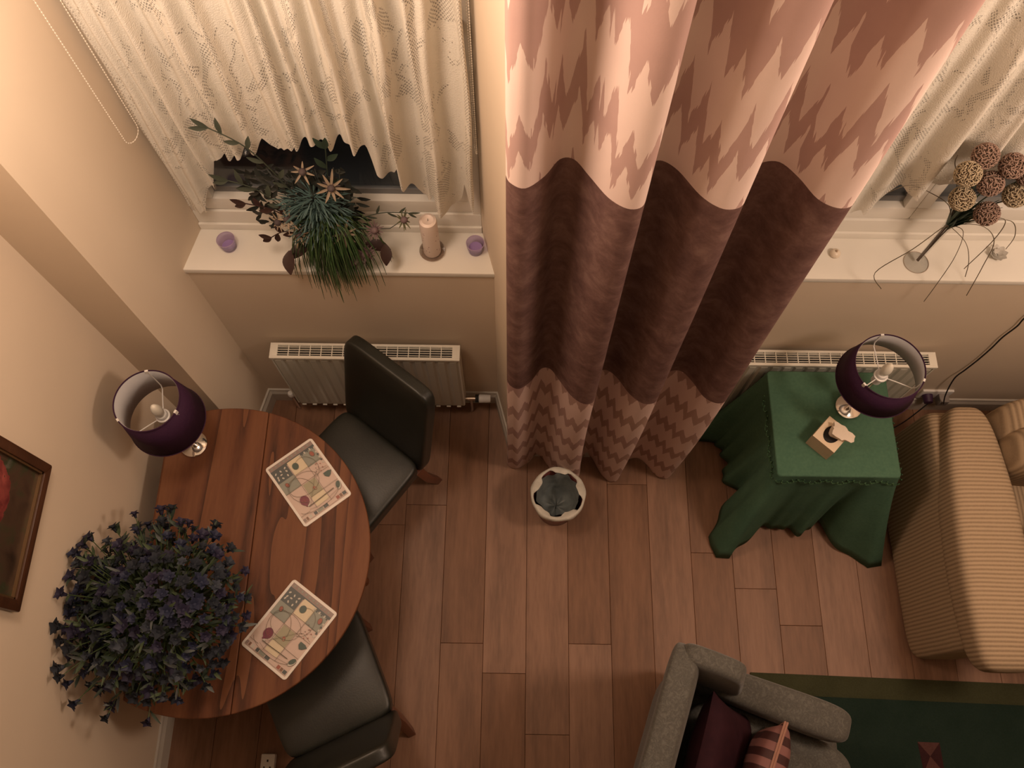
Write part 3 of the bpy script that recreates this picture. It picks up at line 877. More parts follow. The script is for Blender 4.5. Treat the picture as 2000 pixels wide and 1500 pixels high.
# ------------------------------------------------------------------ picture on the left wall
def make_painting():
    n = NT('flower_painting'); co = n.coords('Object'); xyz = n.sep(co)
    a = n.noise(co, 6, 5, .6, 1.5); b = n.noise(co, 14, 4, .6, .5)
    c = n.ramp(a, [(.3, (.022, .012, .008)), (.5, (.06, .035, .022)), (.62, (.03, .04, .018)), (.75, (.12, .11, .09))])
    dy = n.m_('SUBTRACT', xyz[1], .065); dz = n.m_('SUBTRACT', xyz[2], .27)
    d = n.m_('ADD', n.m_('MULTIPLY', dy, dy), n.m_('MULTIPLY', dz, dz))
    f = n.m_('LESS_THAN', n.m_('ADD', d, n.m_('MULTIPLY', b, .02)), .021)
    c = n.mix(f, c, n.ramp(b, [(.35, (.10, .012, .014)), (.65, (.32, .07, .06))]))
    n.col(c); n.b.inputs['Roughness'].default_value = .35
    return n.m


def picture():
    W, H = .445, .60
    r = thing('framed_picture', 'dark flower painting in a brown wooden frame on the left wall', 'picture', (LX, .530, 1.405))
    y0, y1, t, d = -W / 2, W / 2, .032, .026
    def bar(poly):   # poly in (y,z), extruded in x with a stepped profile
        g = G(); n = len(poly)
        g.v = [(.002, y, z) for y, z in poly] + [(d, y, z) for y, z in poly]
        g.f = [tuple(range(n - 1, -1, -1)), tuple(range(n, 2 * n))] + [(i, (i + 1) % n, n + (i + 1) % n, n + i) for i in range(n)]; g.m = [0] * len(g.f)
        return g
    for poly in ([(y0, 0), (y1, 0), (y1 - t, t), (y0 + t, t)], [(y1, 0), (y1, H), (y1 - t, H - t), (y1 - t, t)],
                 [(y1, H), (y0, H), (y0 + t, H - t), (y1 - t, H - t)], [(y0, H), (y0, 0), (y0 + t, t), (y0 + t, H - t)]):
        part('frame_bar', bar(poly), frame_wood, r, bevel=.004)
    g = G()
    for (a, b, c, e) in ((y0 + t, y1 - t, t, t + .006), (y0 + t, y1 - t, H - t - .006, H - t), (y0 + t, y0 + t + .006, t, H - t), (y1 - t - .006, y1 - t, t, H - t)):
        g.b2(.004, d - .006, a, b, c, e)
    part('inner_slip', g, brass, r, smooth=False)
    part('canvas', G().b2(.004, .010, y0 + t, y1 - t, t, H - t), make_painting(), r, smooth=False)
picture()


# ------------------------------------------------------------------ blue flower plant on the table
def flower_mesh():
    g = G()
    rnd = random.Random(2)
    for k in range(9):
        a = 2 * PI * k / 9 + rnd.uniform(-.2, .2); el = rnd.uniform(.15, .9)
        d = Vector((math.cos(a) * math.cos(el), math.sin(a) * math.cos(el), math.sin(el)))
        g.leaf(d * .003, d, (0, 0, 1), .014 + rnd.uniform(0, .005), .014, .35, 2, fold=.4)
    g.tube([(0, 0, -.012), (0, 0, .004)], [.003, .007], 6)
    return g


def blue_plant():
    cx, cy = -1.205, .372
    r = thing('flower_arrangement', 'big dome of dark blue artificial flowers on the oak table', 'artificial flowers', (cx, cy, .7502))
    part('pot', G().lathe([(.055, 0), (.060, .004), (.078, .11), (.082, .125), (.074, .126), (.070, .11), (0, .10)], 28), simple('brown_pot', (.06, .025, .012), .5), r)
    petals = [simple('petal_blue', (.012, .016, .045), .7), simple('petal_indigo', (.015, .012, .038), .7), simple('petal_dark', (.009, .013, .022), .8), simple('petal_greyblue', (.030, .038, .055), .7)]
    stem_m = simple('stem_green', (.045, .075, .022), .6)
    meshes = [mesh_of('flower_head', flower_mesh(), m, smooth='all') for m in petals]
    rnd = random.Random(11); leaves = [G(), G(), G()]; stems = G(); N = 240
    C = Vector((0.0, 0.0, .20)); tips = []
    def inwall(p): return p.x + cx < LX + .03
    for k in range(N):
        t = (k + .5) / N; el = math.asin(1 - 1.25 * t); az = k * 2.39996
        rad = rnd.uniform(.74, 1.10) + .09 * noise.noise(Vector((math.cos(az) * 2.2, math.sin(az) * 2.2, el * 2)))
        v = Vector((math.cos(az) * math.cos(el) * .268, math.sin(az) * math.cos(el) * .290, math.sin(el) * .20)) * rad
        p = C + v
        if inwall(p): p.x = LX + .03 - cx + rnd.uniform(0, .03)
        if p.z < .04: p.z = .05
        tips.append(p)
    for q in ((-.262, -.02, .36), (-.255, -.10, .30), (-.262, -.16, .30), (-.25, .12, .38), (-.22, .22, .34), (.0, .345, .24), (.06, .30, .22), (.14, .30, .18), (.29, .05, .2), (-.262, -.08, .42), (-.262, .02, .44), (-.258, .08, .40), (-.26, .14, .33), (-.24, .19, .36), (-.255, -.20, .36), (-.25, -.24, .28), (-.262, -.12, .38), (-.18, .27, .26), (-.10, .31, .30), (-.02, .33, .28), (-.26, .05, .30), (-.2, -.3, .26), (-.1, -.34, .24), (.02, -.35, .20), (.3, -.05, .24), (.29, .13, .26)): tips.append(Vector(q))
    for k in range(34): tips.append(Vector((rnd.uniform(-.25, -.16), rnd.uniform(-.24, .22), rnd.uniform(.22, .42))))
    for p in tips: p.x = max(p.x, LX + .028 - cx)
    for i, p in enumerate(tips):
        d = (p - Vector((0, 0, .02))).normalized()
        o = part('flower_head', meshes[rnd.choice([0, 0, 1, 1, 2, 2, 2, 3])], None, r)
        o.location = p; o.rotation_euler = d.to_track_quat('Z', 'Y').to_euler(); s = rnd.uniform(.95, 1.65); o.scale = (s, s, s)
        b = Vector((rnd.uniform(-.03, .03), rnd.uniform(-.03, .03), .10)); mid = b * .35 + p * .65 + Vector((0, 0, .03))
        stems.tube([b, b * .7 + mid * .3 + Vector((0, 0, .02)), mid, p], .0015, 4)
        for j in range(5):
            s = rnd.uniform(.45, 1.0); q = b * (1 - s) + p * s; a = rnd.uniform(0, 2 * PI)
            dd = (d + Vector((math.cos(a), math.sin(a), rnd.uniform(-.3, .6))) * .8).normalized()
            lp = q + dd * .05
            if lp.x + cx < LX + .02: dd.x = abs(dd.x)
            leaves[rnd.choice([0, 0, 0, 1, 1, 2])].leaf(q, dd, (0, 0, 1), rnd.uniform(.03, .065), rnd.uniform(.007, .014), rnd.uniform(.1, .6), 3, fold=.3)
    part('stems', stems, stem_m, r, kind='stuff')
    for g, c in zip(leaves, ((.024, .040, .026), (.045, .068, .028), (.070, .082, .080))):
        part('foliage', g, simple('leaf_%.3f' % c[0], c, .6), r, smooth='all', kind='stuff')
blue_plant()


# ------------------------------------------------------------------ green covered side table
def side_table():
    x0, x1, y0, y1, H = 1.046, 1.530, .960, 1.405, .70
    cx, cy = (x0 + x1) / 2, (y0 + y1) / 2
    r = thing('side_table', 'small square side table hidden under the green cloth', 'table', (cx, cy, 0))
    hx, hy = (x1 - x0) / 2 - .004, (y1 - y0) / 2 - .004
    part('tabletop', G().b2(-hx, hx, -hy, hy, H - .03, H - .002), oak_leg, r, bevel=.003)
    for sx in (-1, 1):
        for sy in (-1, 1):
            part('leg', G().lathe([(.014, 0), (.02, .3), (.024, H - .03)], 12, (sx * (hx - .03), sy * (hy - .03), 0)), oak_leg, r)
    # cloth
    root = thing('tablecloth', 'dark green cloth draped to the floor over the square side table', 'tablecloth', (cx, cy, 0))
    N = 240; hx += .004; hy += .004; R = .012
    base = []
    # perimeter as parameter around rounded rectangle, with outward direction
    per = []
    for (ox, oy, a0) in ((hx - R, -hy + R, -90), (hx - R, hy - R, 0), (-hx + R, hy - R, 90), (-hx + R, -hy + R, 180)):
        for i in range(7):
            a = math.radians(a0 + 90 * i / 6); per.append((ox + R * math.cos(a), oy + R * math.sin(a), math.cos(a), math.sin(a)))
    # resample
    pts = []
    L = [0]
    for k in range(len(per)):
        a = per[k]; b = per[(k + 1) % len(per)]; L.append(L[-1] + math.hypot(b[0] - a[0], b[1] - a[1]))
    tot = L[-1]
    for i in range(N):
        s = tot * i / N; k = max(j for j in range(len(per)) if L[j] <= s + 1e-9); f = (s - L[k]) / max(1e-9, L[k + 1] - L[k])
        a = per[k]; b = per[(k + 1) % len(per)]
        pts.append([a[q] + (b[q] - a[q]) * f for q in range(4)])
    lobes = [(-1, -1, -.060, -.120, .070), (1, -1, .120, -.150, .072), (-1, 1, -.130, -.05, .070), (1, 1, .055, -.02, .06)]
    rows = [0, .01, .03, .08, .16, .27, .4, .55, .7, .82, .92, 1.0]
    g = G(); uvz = []
    for hh in rows:
        for i, (px, py, nx, ny) in enumerate(pts):
            ox = oy = 0
            for sx, sy, dx, dy, wd in lobes:
                d = math.hypot(px - sx * hx, py - sy * hy); e = math.exp(-(d / (wd * 1.0)) ** 2)
                ox += dx * e; oy += dy * e
                e2 = math.exp(-((d - .125) / .026) ** 2)        # pleat beside each corner lobe
                ox -= nx * .055 * e2 * (1 if sy < 0 else .3); oy -= ny * .055 * e2 * (1 if sy < 0 else .3)
            fl = .075 if ny < -.5 else (.05 if nx < -.5 else .02 if ny < .5 else .0)
            wv = .016 * math.sin(i * .33) + .01 * math.sin(i * .71 + 1)
            if ny > .5: wv *= .1; oy = min(oy, .0)
            k = hh ** 1.15
            x = px + (nx * (fl + wv) + ox) * k; y = py + (ny * (fl + wv) + oy) * k
            if y > 1.425 - cy: y = 1.425 - cy
            if x > 1.735 - cx: x = 1.735 - cx
            e = max(math.exp(-((px - sx * hx) ** 2 + (py - sy * hy) ** 2) / .011) for sx, sy, _, _, _ in lobes)
            zb = .058 - .054 * e + .006 * math.sin(i * .5)
            g.v.append((x, y, (H + .004) * (1 - hh) + max(.003, zb) * hh))
    for j in range(len(rows) - 1):
        for i in range(N):
            k = (i + 1) % N; g.f.append((j * N + k, j * N + i, (j + 1) * N + i, (j + 1) * N + k)); g.m.append(0)
    # flat top: inner rings
    o = len(g.v)
    for sc_, zz in ((.985, .0052), (.6, .0055), (.2, .0055)):
        for (px, py, _, _) in pts: g.v.append((px * sc_, py * sc_, H + zz + .0008 * noise.noise(Vector((px * sc_ * 9, py * sc_ * 9, 0)))))
    for i in range(N): k = (i + 1) % N; g.f.append((i, k, o + k, o + i)); g.m.append(0)
    for j in range(2):
        for i in range(N): k = (i + 1) % N; g.f.append((o + j * N + i, o + j * N + k, o + (j + 1) * N + k, o + (j + 1) * N + i)); g.m.append(0)
    g.f.append(tuple(o + 2 * N + i for i in range(N))); g.m.append(0)
    c = part('cloth', g, green_cloth, root, smooth='all')
    md = c.modifiers.new('thick', 'SOLIDIFY'); md.thickness = .002; md.offset = 1
    # crocheted band hanging below the top edge at the front and left
    lz = G()
    def band(p0, p1, n, out):
        m = int(n)
        for i in range(m):
            t = (i + .5) / m; x = p0[0] + (p1[0] - p0[0]) * t; y = p0[1] + (p1[1] - p0[1]) * t
            d = Vector((p1[0] - p0[0], p1[1] - p0[1], 0)).normalized(); wv = .006 * math.sin(i * 1.3)
            for a in range(5):
                an = math.radians(180 + 45 * a); an2 = an + math.radians(45)
                if a == 4: break
                c0 = Vector((x, y, H - .022)) + Vector((*out, 0)) * (.014 + wv)
                lz.tube([c0 + d * .013 * math.cos(an) + Vector((0, 0, .018 * math.sin(an))), c0 + d * .013 * math.cos(an2) + Vector((0, 0, .018 * math.sin(an2)))], .0028, 4)
    band((-hx, -hy), (hx, -hy), 22, (0, -1)); band((-hx, hy - .1), (-hx, -hy), 16, (-1, 0))
    band((hx, -hy), (hx, hy - .1), 16, (1, 0))
    part('crochet_edging', lz, green_lace, root, kind='stuff')
    # tissue box
    t = thing('tissue_box', 'cream cardboard tissue box with a tissue pulled out, on the green cloth', 'tissue box', (1.243, 1.102, .7085), math.radians(-43))
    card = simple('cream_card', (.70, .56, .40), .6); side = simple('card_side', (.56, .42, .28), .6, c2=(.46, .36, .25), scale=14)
    W, D, Hh = .102, .112, .092
    b = G()
    n = 28; hole = [(.031 * math.cos(2 * PI * k / n), .040 * math.sin(2 * PI * k / n)) for k in range(n)]
    def sq(k):
        a = 2 * PI * k / n; c, s_ = math.cos(a), math.sin(a); q = max(abs(c) / (W / 2), abs(s_) / (D / 2)); return (c / q, s_ / q)
    outer = [sq(k) for k in range(n)]
    corners = [(W / 2, D / 2), (-W / 2, D / 2), (-W / 2, -D / 2), (W / 2, -D / 2)]
    for cxx, cyy in corners:
        j = min(range(n), key=lambda q: (outer[q][0] - cxx) ** 2 + (outer[q][1] - cyy) ** 2); outer[j] = (cxx, cyy)
    b.v = [(x, y, Hh) for x, y in outer] + [(x, y, Hh) for x, y in hole] + [(x, y, Hh - .012) for x, y in hole]
    for k in range(n):
        k2 = (k + 1) % n; b.f += [(k, k2, n + k2, n + k), (n + k, n + k2, 2 * n + k2, 2 * n + k)]
    b.f.append(tuple(range(2 * n, 3 * n))); b.m = [0] * (2 * n) + [1]
    part('box_top', b, [card, dark_m], t, smooth=False)
    s = G(); s.v = [(x, y, z) for z in (0, Hh - .0001) for x, y in ((-W / 2, -D / 2), (W / 2, -D / 2), (W / 2, D / 2), (-W / 2, D / 2))]
    s.f = [(0, 1, 5, 4), (1, 2, 6, 5), (2, 3, 7, 6), (3, 0, 4, 7), (3, 2, 1, 0)]; s.m = [0] * 5
    part('box_body', s, side, t, smooth=False)
    ti = G(); nu, nv = 22, 10
    for i in range(nu):
        a = 2 * PI * i / nu
        for j in range(nv):
            h = j / (nv - 1); rr_ = .012 + .034 * h ** .8 * (1 + .30 * math.sin(3 * a + 1) + .16 * math.sin(7 * a + h * 3))
            ti.v.append((rr_ * math.cos(a) * 1.0 + .022 * h, rr_ * math.sin(a) * .62 + .012 * h, Hh - .008 + .050 * h + .008 * math.sin(2 * a) * h))
    for i in range(nu):
        for j in range(nv - 1):
            k = (i + 1) % nu; ti.f.append((i * nv + j, k * nv + j, k * nv + j + 1, i * nv + j + 1)); ti.m.append(0)
    ti.f.append(tuple(i * nv + nv - 1 for i in range(nu))); ti.m.append(0)
    part('tissue', ti, simple('tissue_paper', (.62, .52, .42), .8, c2=(.70, .60, .50), scale=20, bump=.3), t, smooth=True)
side_table()


# ------------------------------------------------------------------ waste bin
def bin_():
    r = thing('waste_bin', 'small round wine red waste bin with a white liner below the curtain', 'bin', (.203, .993, 0))
    part('bin_body', G().shell([(.088, .0), (.118, .24), (.115, .24), (.085, .004)], 40), bin_m, r, smooth='all')
    part('bin_bottom', G().lathe([(.086, .002), (.086, .006), (0, .006)], 40), bin_m, r)
    g = G(); N = 56; rows = [(.121, .214, 1.0), (.1235, .226, 1), (.124, .24, 1), (.122, .252, .7), (.112, .255, .5), (.100, .248, .9)]
    for (rr_, z, am) in rows:
        for k in range(N):
            a = 2 * PI * k / N; wv = 1 + am * (.012 * math.sin(a * 5) + .009 * math.sin(a * 11 + 1)); dz = .006 * am * math.sin(a * 4 + 1)
            inn = 0
            if rr_ <= .100: inn = .010 * math.tanh(3 * math.sin(a * 5.0 + .5)) + .005 * math.sin(a * 3)
            g.v.append(((rr_ * wv - inn) * math.cos(a), (rr_ * wv - inn) * math.sin(a), z + dz))
    for j in range(len(rows) - 1):
        for k in range(N): k2 = (k + 1) % N; g.f.append((j * N + k, j * N + k2, (j + 1) * N + k2, (j + 1) * N + k)); g.m.append(0)
    o = part('liner', g, liner_m, r, smooth='all')
    g = G(); rows = [(.096, .246), (.092, .21), (.086, .15), (.078, .09), (.06, .045), (.03, .03), (.002, .028)]
    for j, (rr_, z) in enumerate(rows):
        for k in range(N):
            a = 2 * PI * k / N; wv = 1 + .05 * math.sin(a * 6 + j) + .03 * math.sin(a * 13 + j * 2)
            g.v.append((rr_ * wv * math.cos(a), rr_ * wv * math.sin(a), z + .012 * math.sin(a * 5 + j) * (j > 0)))
    for j in range(len(rows) - 1):
        for k in range(N): k2 = (k + 1) % N; g.f.append((j * N + k, j * N + k2, (j + 1) * N + k2, (j + 1) * N + k)); g.m.append(0)
    part('liner_inside', g, liner_in, r, smooth='all')
bin_()


# ------------------------------------------------------------------ sofa
def sofa():
    r = thing('sofa', 'beige ribbed corduroy sofa with fat padded arm beside the green covered table', 'sofa', (1.75, .34, 0))
    # local x right, y towards window
    def taper(q): return (q.x, q.y, q.z)
    part('arm_panel', G().soft((.10, .475, .30), (.215, .985, .57), 9, 14, warp=lambda q: (q.x * (1 + .05 * math.sin(q.y * 2)) + .06 * q.z, q.y, q.z)), sofa_m, r, smooth='all')
    def padw(q):
        k = (1 - q.y) / 2                       # 1 at the front end
        wide = .62 + .40 * math.sin(min(1, k * 1.05 + .12) * PI * .62)
        x = q.x * wide + (.0 if q.x > 0 else .10 * (1 - k))
        return (x + .05 * k, q.y, q.z * (1 + .0 * k) - .25 * k * k * (q.z > 0) + .02 * math.sin(q.y * 7))
    part('arm_pad', G().soft((.115, .425, .585), (.275, 1.05, .20), 5, 18, warp=padw), sofa_m, r, smooth='all')
    part('seat_base', G().soft((1.02, .42, .20), (1.70, .86, .32), 12, 10), sofa_m, r, smooth='all')
    part('seat_cushion', G().soft((.62, .38, .40), (.82, .80, .15), 7, 14), sofa_m2, r, smooth='all')
    part('seat_cushion', G().soft((1.44, .38, .40), (.82, .80, .15), 7, 14), sofa_m2, r, smooth='all')
    part('back_frame', G().soft((1.06, .865, .43), (1.66, .20, .76), 7, 12), sofa_m2, r, smooth='all')
    part('back_cushion', G().soft((.60, .745, .62), (.74, .22, .46), 4.5, 14, rx=.12), sofa_m2, r, smooth='all')
    part('back_cushion', G().soft((1.39, .745, .62), (.78, .22, .46), 4.5, 14, rx=.12), sofa_m2, r, smooth='all')
    part('arm_panel', G().soft((1.93, .475, .30), (.215, .985, .57), 9, 12), sofa_m, r, smooth='all')
    M = Matrix.Translation((2.20, 1.00, .55)) @ Matrix.Rotation(.35, 4, 'Z') @ Matrix.Rotation(1.1, 4, 'X')
    g = G().pillow(.40, .40, .15, M=Matrix.Rotation(.35, 4, 'Z') @ Matrix.Rotation(1.1, 4, 'X'))
    o = part('scatter_cushion', g, make_cloth('purple_cushion', (.035, .016, .035), (.05, .024, .048), 40), smooth='all')
    o.location = (2.25, .73, .60)
    tag(o, 'dark purple scatter cushion lying on the beige sofa seat', 'cushion')
sofa()


# ------------------------------------------------------------------ grey damask armchair
def armchair():
    ang = math.radians(-19)
    r = thing('armchair', 'grey damask wing armchair facing right on the edge of the green rug', 'armchair', (.556, .334, .0), ang)
    # local +x forward (towards seat front), local -y towards the chair's other side; origin = outer back corner
    Wd = .76; cy = -Wd / 2
    # backrest: tall slab at x 0..0.16 leaning slightly
    part('backrest', G().soft((.058, cy, .60), (.115, Wd - .02, .76), 7, 16, warp=lambda q: (q.x + 2.3 * (1 - (q.z + 1) / 2), q.y, q.z)), damask, r, smooth='all')
    for s in (0, 1):
        y = -.052 if s == 0 else -Wd + .052
        part('wing', G().soft((.155, y, .74), (.235, .085, .46), 5.5, 14, warp=lambda q: (q.x + .75 * (1 - (q.z + 1) / 2), q.y, q.z - .10 * max(0, q.x) * (q.z > 0))), damask, r, smooth='all')
        part('arm', G().soft((.485, y - (.005 if s == 0 else -.005), .545), (.55, .13, .145), 4.5, 16, warp=lambda q: (q.x, q.y * (1 + .10 * q.x), q.z)), damask, r, smooth='all')
        part('arm_side', G().soft((.43, y, .34), (.60, .10, .42), 9, 10), damask, r, smooth='all')
    part('seat_base', G().soft((.46, cy, .24), (.72, Wd - .10, .24), 9, 12), damask, r, smooth='all')
    part('seat_cushion', G().soft((.53, cy, .40), (.66, Wd - .22, .14), 5, 16, warp=lambda q: (q.x, q.y, q.z + .2 * (1 - q.x ** 2) * (1 - q.y ** 2) * (q.z > 0))), damask, r, smooth='all')
    for x, y in ((.22, -.07), (.74, -.07), (.22, -Wd + .07), (.74, -Wd + .07)):
        part('leg', G().lathe([(.014, 0.0), (.022, .13)], 12, (x, y, .0105 if x > .3 else 0)), chair_leg_m, r)
    M = Matrix.Rotation(ang, 4, 'Z')
    def cush(name, lx, ly, z, size, rx, ry, rz, mat, label, t=.13):
        p = r.matrix_basis @ Vector((lx, ly, z)) if False else Matrix.Translation((.556, .334, 0)) @ M @ Vector((lx, ly, z))
        g = G().pillow(size, size, t, 20)
        if 'striped' in name:
            th = thing(name, label, 'cushion', tuple(p))
            c = part('cushion_cover', g, mat, th, smooth='all')
            for zz in (-.004, .004):
                pts = []
                n = 16; h = size / 2
                for k in range(64):
                    s_ = k // 16; f = (k % 16) / 16 * 2 - 1
                    a, b = [(f, -1), (1, f), (-f, 1), (-1, -f)][s_]
                    pin = 1 - .07 * (1 - a * a) * abs(b) ** 3; pin2 = 1 - .07 * (1 - b * b) * abs(a) ** 3
                    pts.append((a * h * pin2, b * h * pin, zz))
                part('piping', G().tube(pts, .004, 6, closed=True), simple('cushion_piping', (.34, .17, .12), .6), th)
            o = th
        else:
            o = part(name, g, mat, smooth='all'); tag(o, label, 'cushion'); o.location = p
        o.rotation_mode = 'XYZ'
        o.rotation_euler = (Matrix.Rotation(ang + rz, 4, 'Z') @ Matrix.Rotation(ry, 4, 'Y') @ Matrix.Rotation(rx, 4, 'X')).to_euler()
    cush('plum_cushion', .315, -.345, .625, .44, 0, math.radians(60), 0, velvet, 'plum velvet cushion leaning against the back of the grey armchair', .15)
    cush('striped_cushion', .462, -.335, .665, .38, 0, math.radians(84), math.radians(-4), stripe_m, 'pink and maroon striped cushion in front of the plum cushion on the grey armchair', .13)
armchair()


# ------------------------------------------------------------------ rug
def rug():
    r = thing('rug', 'dark green rug with an olive border under the armchair', 'rug', (1.06, .262, 0), math.radians(-1.5))
    t = .009
    part('rug_field', G().b2(.0, 2.6, -1.9, -.0, 0.0005, t), rug_green, r, bevel=.003)
    bd = G().b2(-.005, 2.6, -.085, .004, .0006, t + .0012).b2(-.005, .09, -1.9, -.085, .0006, t + .0012)
    part('rug_border', bd, rug_border, r, bevel=.003)
    def flat(poly, name, m): part(name, G().prism(poly, t - .002, t + .0012), m, r, smooth=False)
    ox, oy = .69, -.25
    flat([(ox, oy), (ox + .094, oy), (ox + .047, oy - .055)], 'rug_motif', rug_pink)
    flat([(ox, oy), (ox + .047, oy - .055), (ox + .012, oy - .12)], 'rug_motif', rug_wine)
    flat([(ox + .094, oy), (ox + .047, oy - .055), (ox + .10, oy - .12)], 'rug_motif', rug_wine)
    flat([(ox + .047, oy - .055), (ox + .012, oy - .12), (ox + .055, oy - .16), (ox + .10, oy - .12)], 'rug_motif', rug_pink)
rug()


# ------------------------------------------------------------------ plant on the left sill
def sill_plant():
    cx, cy = -.630, 1.612
    r = thing('artificial_plant', 'artificial grass, thistle and eucalyptus arrangement on the left window sill', 'artificial plant', (cx, cy, SILL))
    part('pot', G().lathe([(.040, 0), (.044, .004), (.055, .08), (.058, .09), (.052, .091), (.05, .08), (0, .075)], 24), simple('grey_pot', (.08, .075, .07), .6), r)
    rnd = random.Random(21)
    grass = [G(), G()]
    # green blades: rise from the pot, arch out into the room and hang past the sill edge
    for k in range(330):
        a = rnd.gauss(-PI / 2 + .03, .78); L = rnd.uniform(.08, .19); lift = rnd.uniform(.03, .09)
        c, s = math.cos(a), math.sin(a); R = L * rnd.uniform(.7, 1.0)
        b = Vector((rnd.uniform(-.04, .05), rnd.uniform(-.03, .02), .15 + rnd.uniform(0, .04)))
        drop = rnd.uniform(.10, .24)
        pts = [b, b + Vector((c * R * .25, s * R * .25, lift)), b + Vector((c * R * .6, s * R * .6, lift * 1.1)), b + Vector((c * R * .9, s * R * .9, lift * .2 - drop * .3)), b + Vector((c * R, s * R, -drop))]
        pts = [Vector((p.x, p.y, max(p.z, .012 if p.y > -.10 else -.12))) for p in pts]
        grass[k % 2].tube(smoothpts(pts, 3), [.0019] * 9 + [.0014] * 3 + [.0007], 3)
    part('grass_blades', grass[0], simple('grass_green', (.035, .085, .025), .55), r, kind='stuff')
    part('grass_blades', grass[1], simple('grass_olive', (.055, .095, .035), .55), r, kind='stuff')
    # teal sea holly mass
    teal = G()
    for k in range(700):
        a = rnd.uniform(0, 2 * PI); rr_ = rnd.uniform(0, .10)
        b = Vector((-.025 + rr_ * math.cos(a), -.025 + rr_ * .6 * math.sin(a), .19 + rnd.uniform(0, .19)))
        d = Vector((math.cos(a) * .9, math.sin(a) * .7 - .25, rnd.uniform(-.3, 1.0)))
        teal.leaf(b, d, (0, 0, 1), rnd.uniform(.03, .06), .0035, rnd.uniform(-.2, .5), 3)
    part('sea_holly', teal, simple('teal_foliage', (.055, .105, .10), .6), r, kind='stuff')
    # bushy dark leaves behind
    dk = G()
    for k in range(240):
        a = rnd.uniform(0, 2 * PI); b = Vector((rnd.uniform(-.25, .10), rnd.uniform(-.01, .035), rnd.uniform(.16, .46)))
        d = Vector((math.cos(a), -.35, math.sin(a)))
        dk.leaf(b, d, (0, -1, .3), rnd.uniform(.03, .055), rnd.uniform(.012, .02), .15, 3)
    for k in range(26):
        x = rnd.uniform(-.2, .1); dk.tube([(0, 0, .1), (x * .5, .0, .22), (x, .01, rnd.uniform(.34, .48))], .0018, 4)
    part('dark_foliage', dk, simple('dark_foliage', (.022, .026, .022), .6), r, smooth='all', kind='stuff')
    brown = simple('burgundy_leaf', (.035, .016, .014), .45); euc = simple('olive_leaf', (.050, .062, .045), .55)
    # large burgundy leaves
    for base, d, up, L, W in (((-.08, -.06, .13), (-.75, -.45, .05), (0, 0, 1), .095, .05), ((-.145, -.085, .135), (-.10, -.85, -.35), (-.3, 0, 1), .085, .05),
                              ((.11, -.05, .13), (.95, -.15, .05), (0, 0, 1), .09, .045), ((.175, -.055, .135), (.18, -.8, -.35), (.4, 0, 1), .075, .042)):
        part('burgundy_leaf', G().leaf(base, d, up, L, W, .3, 8, fold=.25), brown, r, smooth='all')
    # eucalyptus sprays: stem plus single leaves
    def spray(pts, leaves, m, L, W):
        S = smoothpts(pts, 5); st = part('stem', G().tube(S, .002, 5), m, r)
        for i in range(leaves):
            k = int((i + 1) / leaves * (len(S) - 1)); p = S[k]; t = (S[min(k + 1, len(S) - 1)] - S[max(k - 1, 0)]).normalized()
            sd = t.cross(Vector((0, -1, .2))).normalized() * (1 if i % 2 else -1)
            d = t * .8 + sd * .75
            part('leaf', G().leaf(p, d, (0, -1, .4), L * rnd.uniform(.8, 1.1), W, .15, 5, fold=.2), m, st, smooth='all')
        p = S[-1]; part('leaf', G().leaf(p, S[-1] - S[-2], (0, -1, .4), L, W, .1, 5, fold=.2), m, st, smooth='all')
    spray([(-.03, .0, .12), (-.10, -.01, .40), (-.17, -.015, .60), (-.255, -.02, .70)], 9, euc, .055, .016)
    spray([(-.03, .0, .12), (-.12, -.02, .28), (-.20, -.02, .40), (-.27, -.03, .46)], 7, euc, .06, .018)
    spray([(-.03, .0, .12), (-.10, -.03, .22), (-.17, -.03, .30), (-.25, -.03, .335)], 7, brown, .05, .020)
    spray([(-.03, -.01, .12), (-.10, -.04, .17), (-.155, -.05, .20), (-.205, -.055, .17)], 6, brown, .045, .020)
    spray([(.0, .0, .12), (.03, .0, .40), (.06, -.01, .60)], 7, simple('dark_green_leaf', (.018, .035, .022), .5), .05, .020)
    spray([(.0, .0, .12), (.09, .0, .20), (.18, -.01, .26), (.27, -.015, .27)], 8, euc, .04, .008)
    # beige star thistles and purple thistles
    star = simple('beige_bract', (.27, .21, .15), .7); cone = simple('thistle_cone', (.075, .055, .055), .8); pur = simple('thistle_purple', (.15, .10, .105), .8)
    def thistle(p, d, s, m, k=9):
        p = Vector(p); d = Vector(d).normalized(); g = G(); a = d.orthogonal().normalized(); b = d.cross(a)
        for i in range(k):
            an = 2 * PI * i / k + rnd.uniform(-.15, .15); dd = (a * math.cos(an) + b * math.sin(an)) + d * rnd.uniform(.15, .45)
            g.leaf(p, dd, d, s * rnd.uniform(.8, 1.15), s * .15, .12, 4, fold=.4)
        q = Matrix.Translation(p) @ d.to_track_quat('Z', 'Y').to_matrix().to_4x4()
        c = G().lathe([(.0, -.002), (.010, .0), (.0125, .007), (.010, .016), (.004, .021), (0, .0215)], 12).xf(q)
        st = part('thistle', g, m, r, smooth='all'); part('cone', c, cone if m is star else pur, st)
        part('stalk', G().tube([(p.x * .3, .0, .14), (p.x * .8, p.y * .8, p.z * .75), p], .0017, 4), euc, st)
    thistle((-.095, -.07, .22), (-.3, -.6, .6), .048, star); thistle((-.12, -.05, .28), (-.4, -.6, .6), .05, star, 8)
    thistle((.055, -.07, .23), (.1, -.8, .5), .055, star, 9); thistle((.045, -.03, .43), (.3, -.7, .5), .055, star, 9)
    thistle((-.16, -.04, .245), (-.5, -.6, .5), .04, star, 8); thistle((-.03, -.02, .50), (.2, -.7, .5), .04, star, 7)
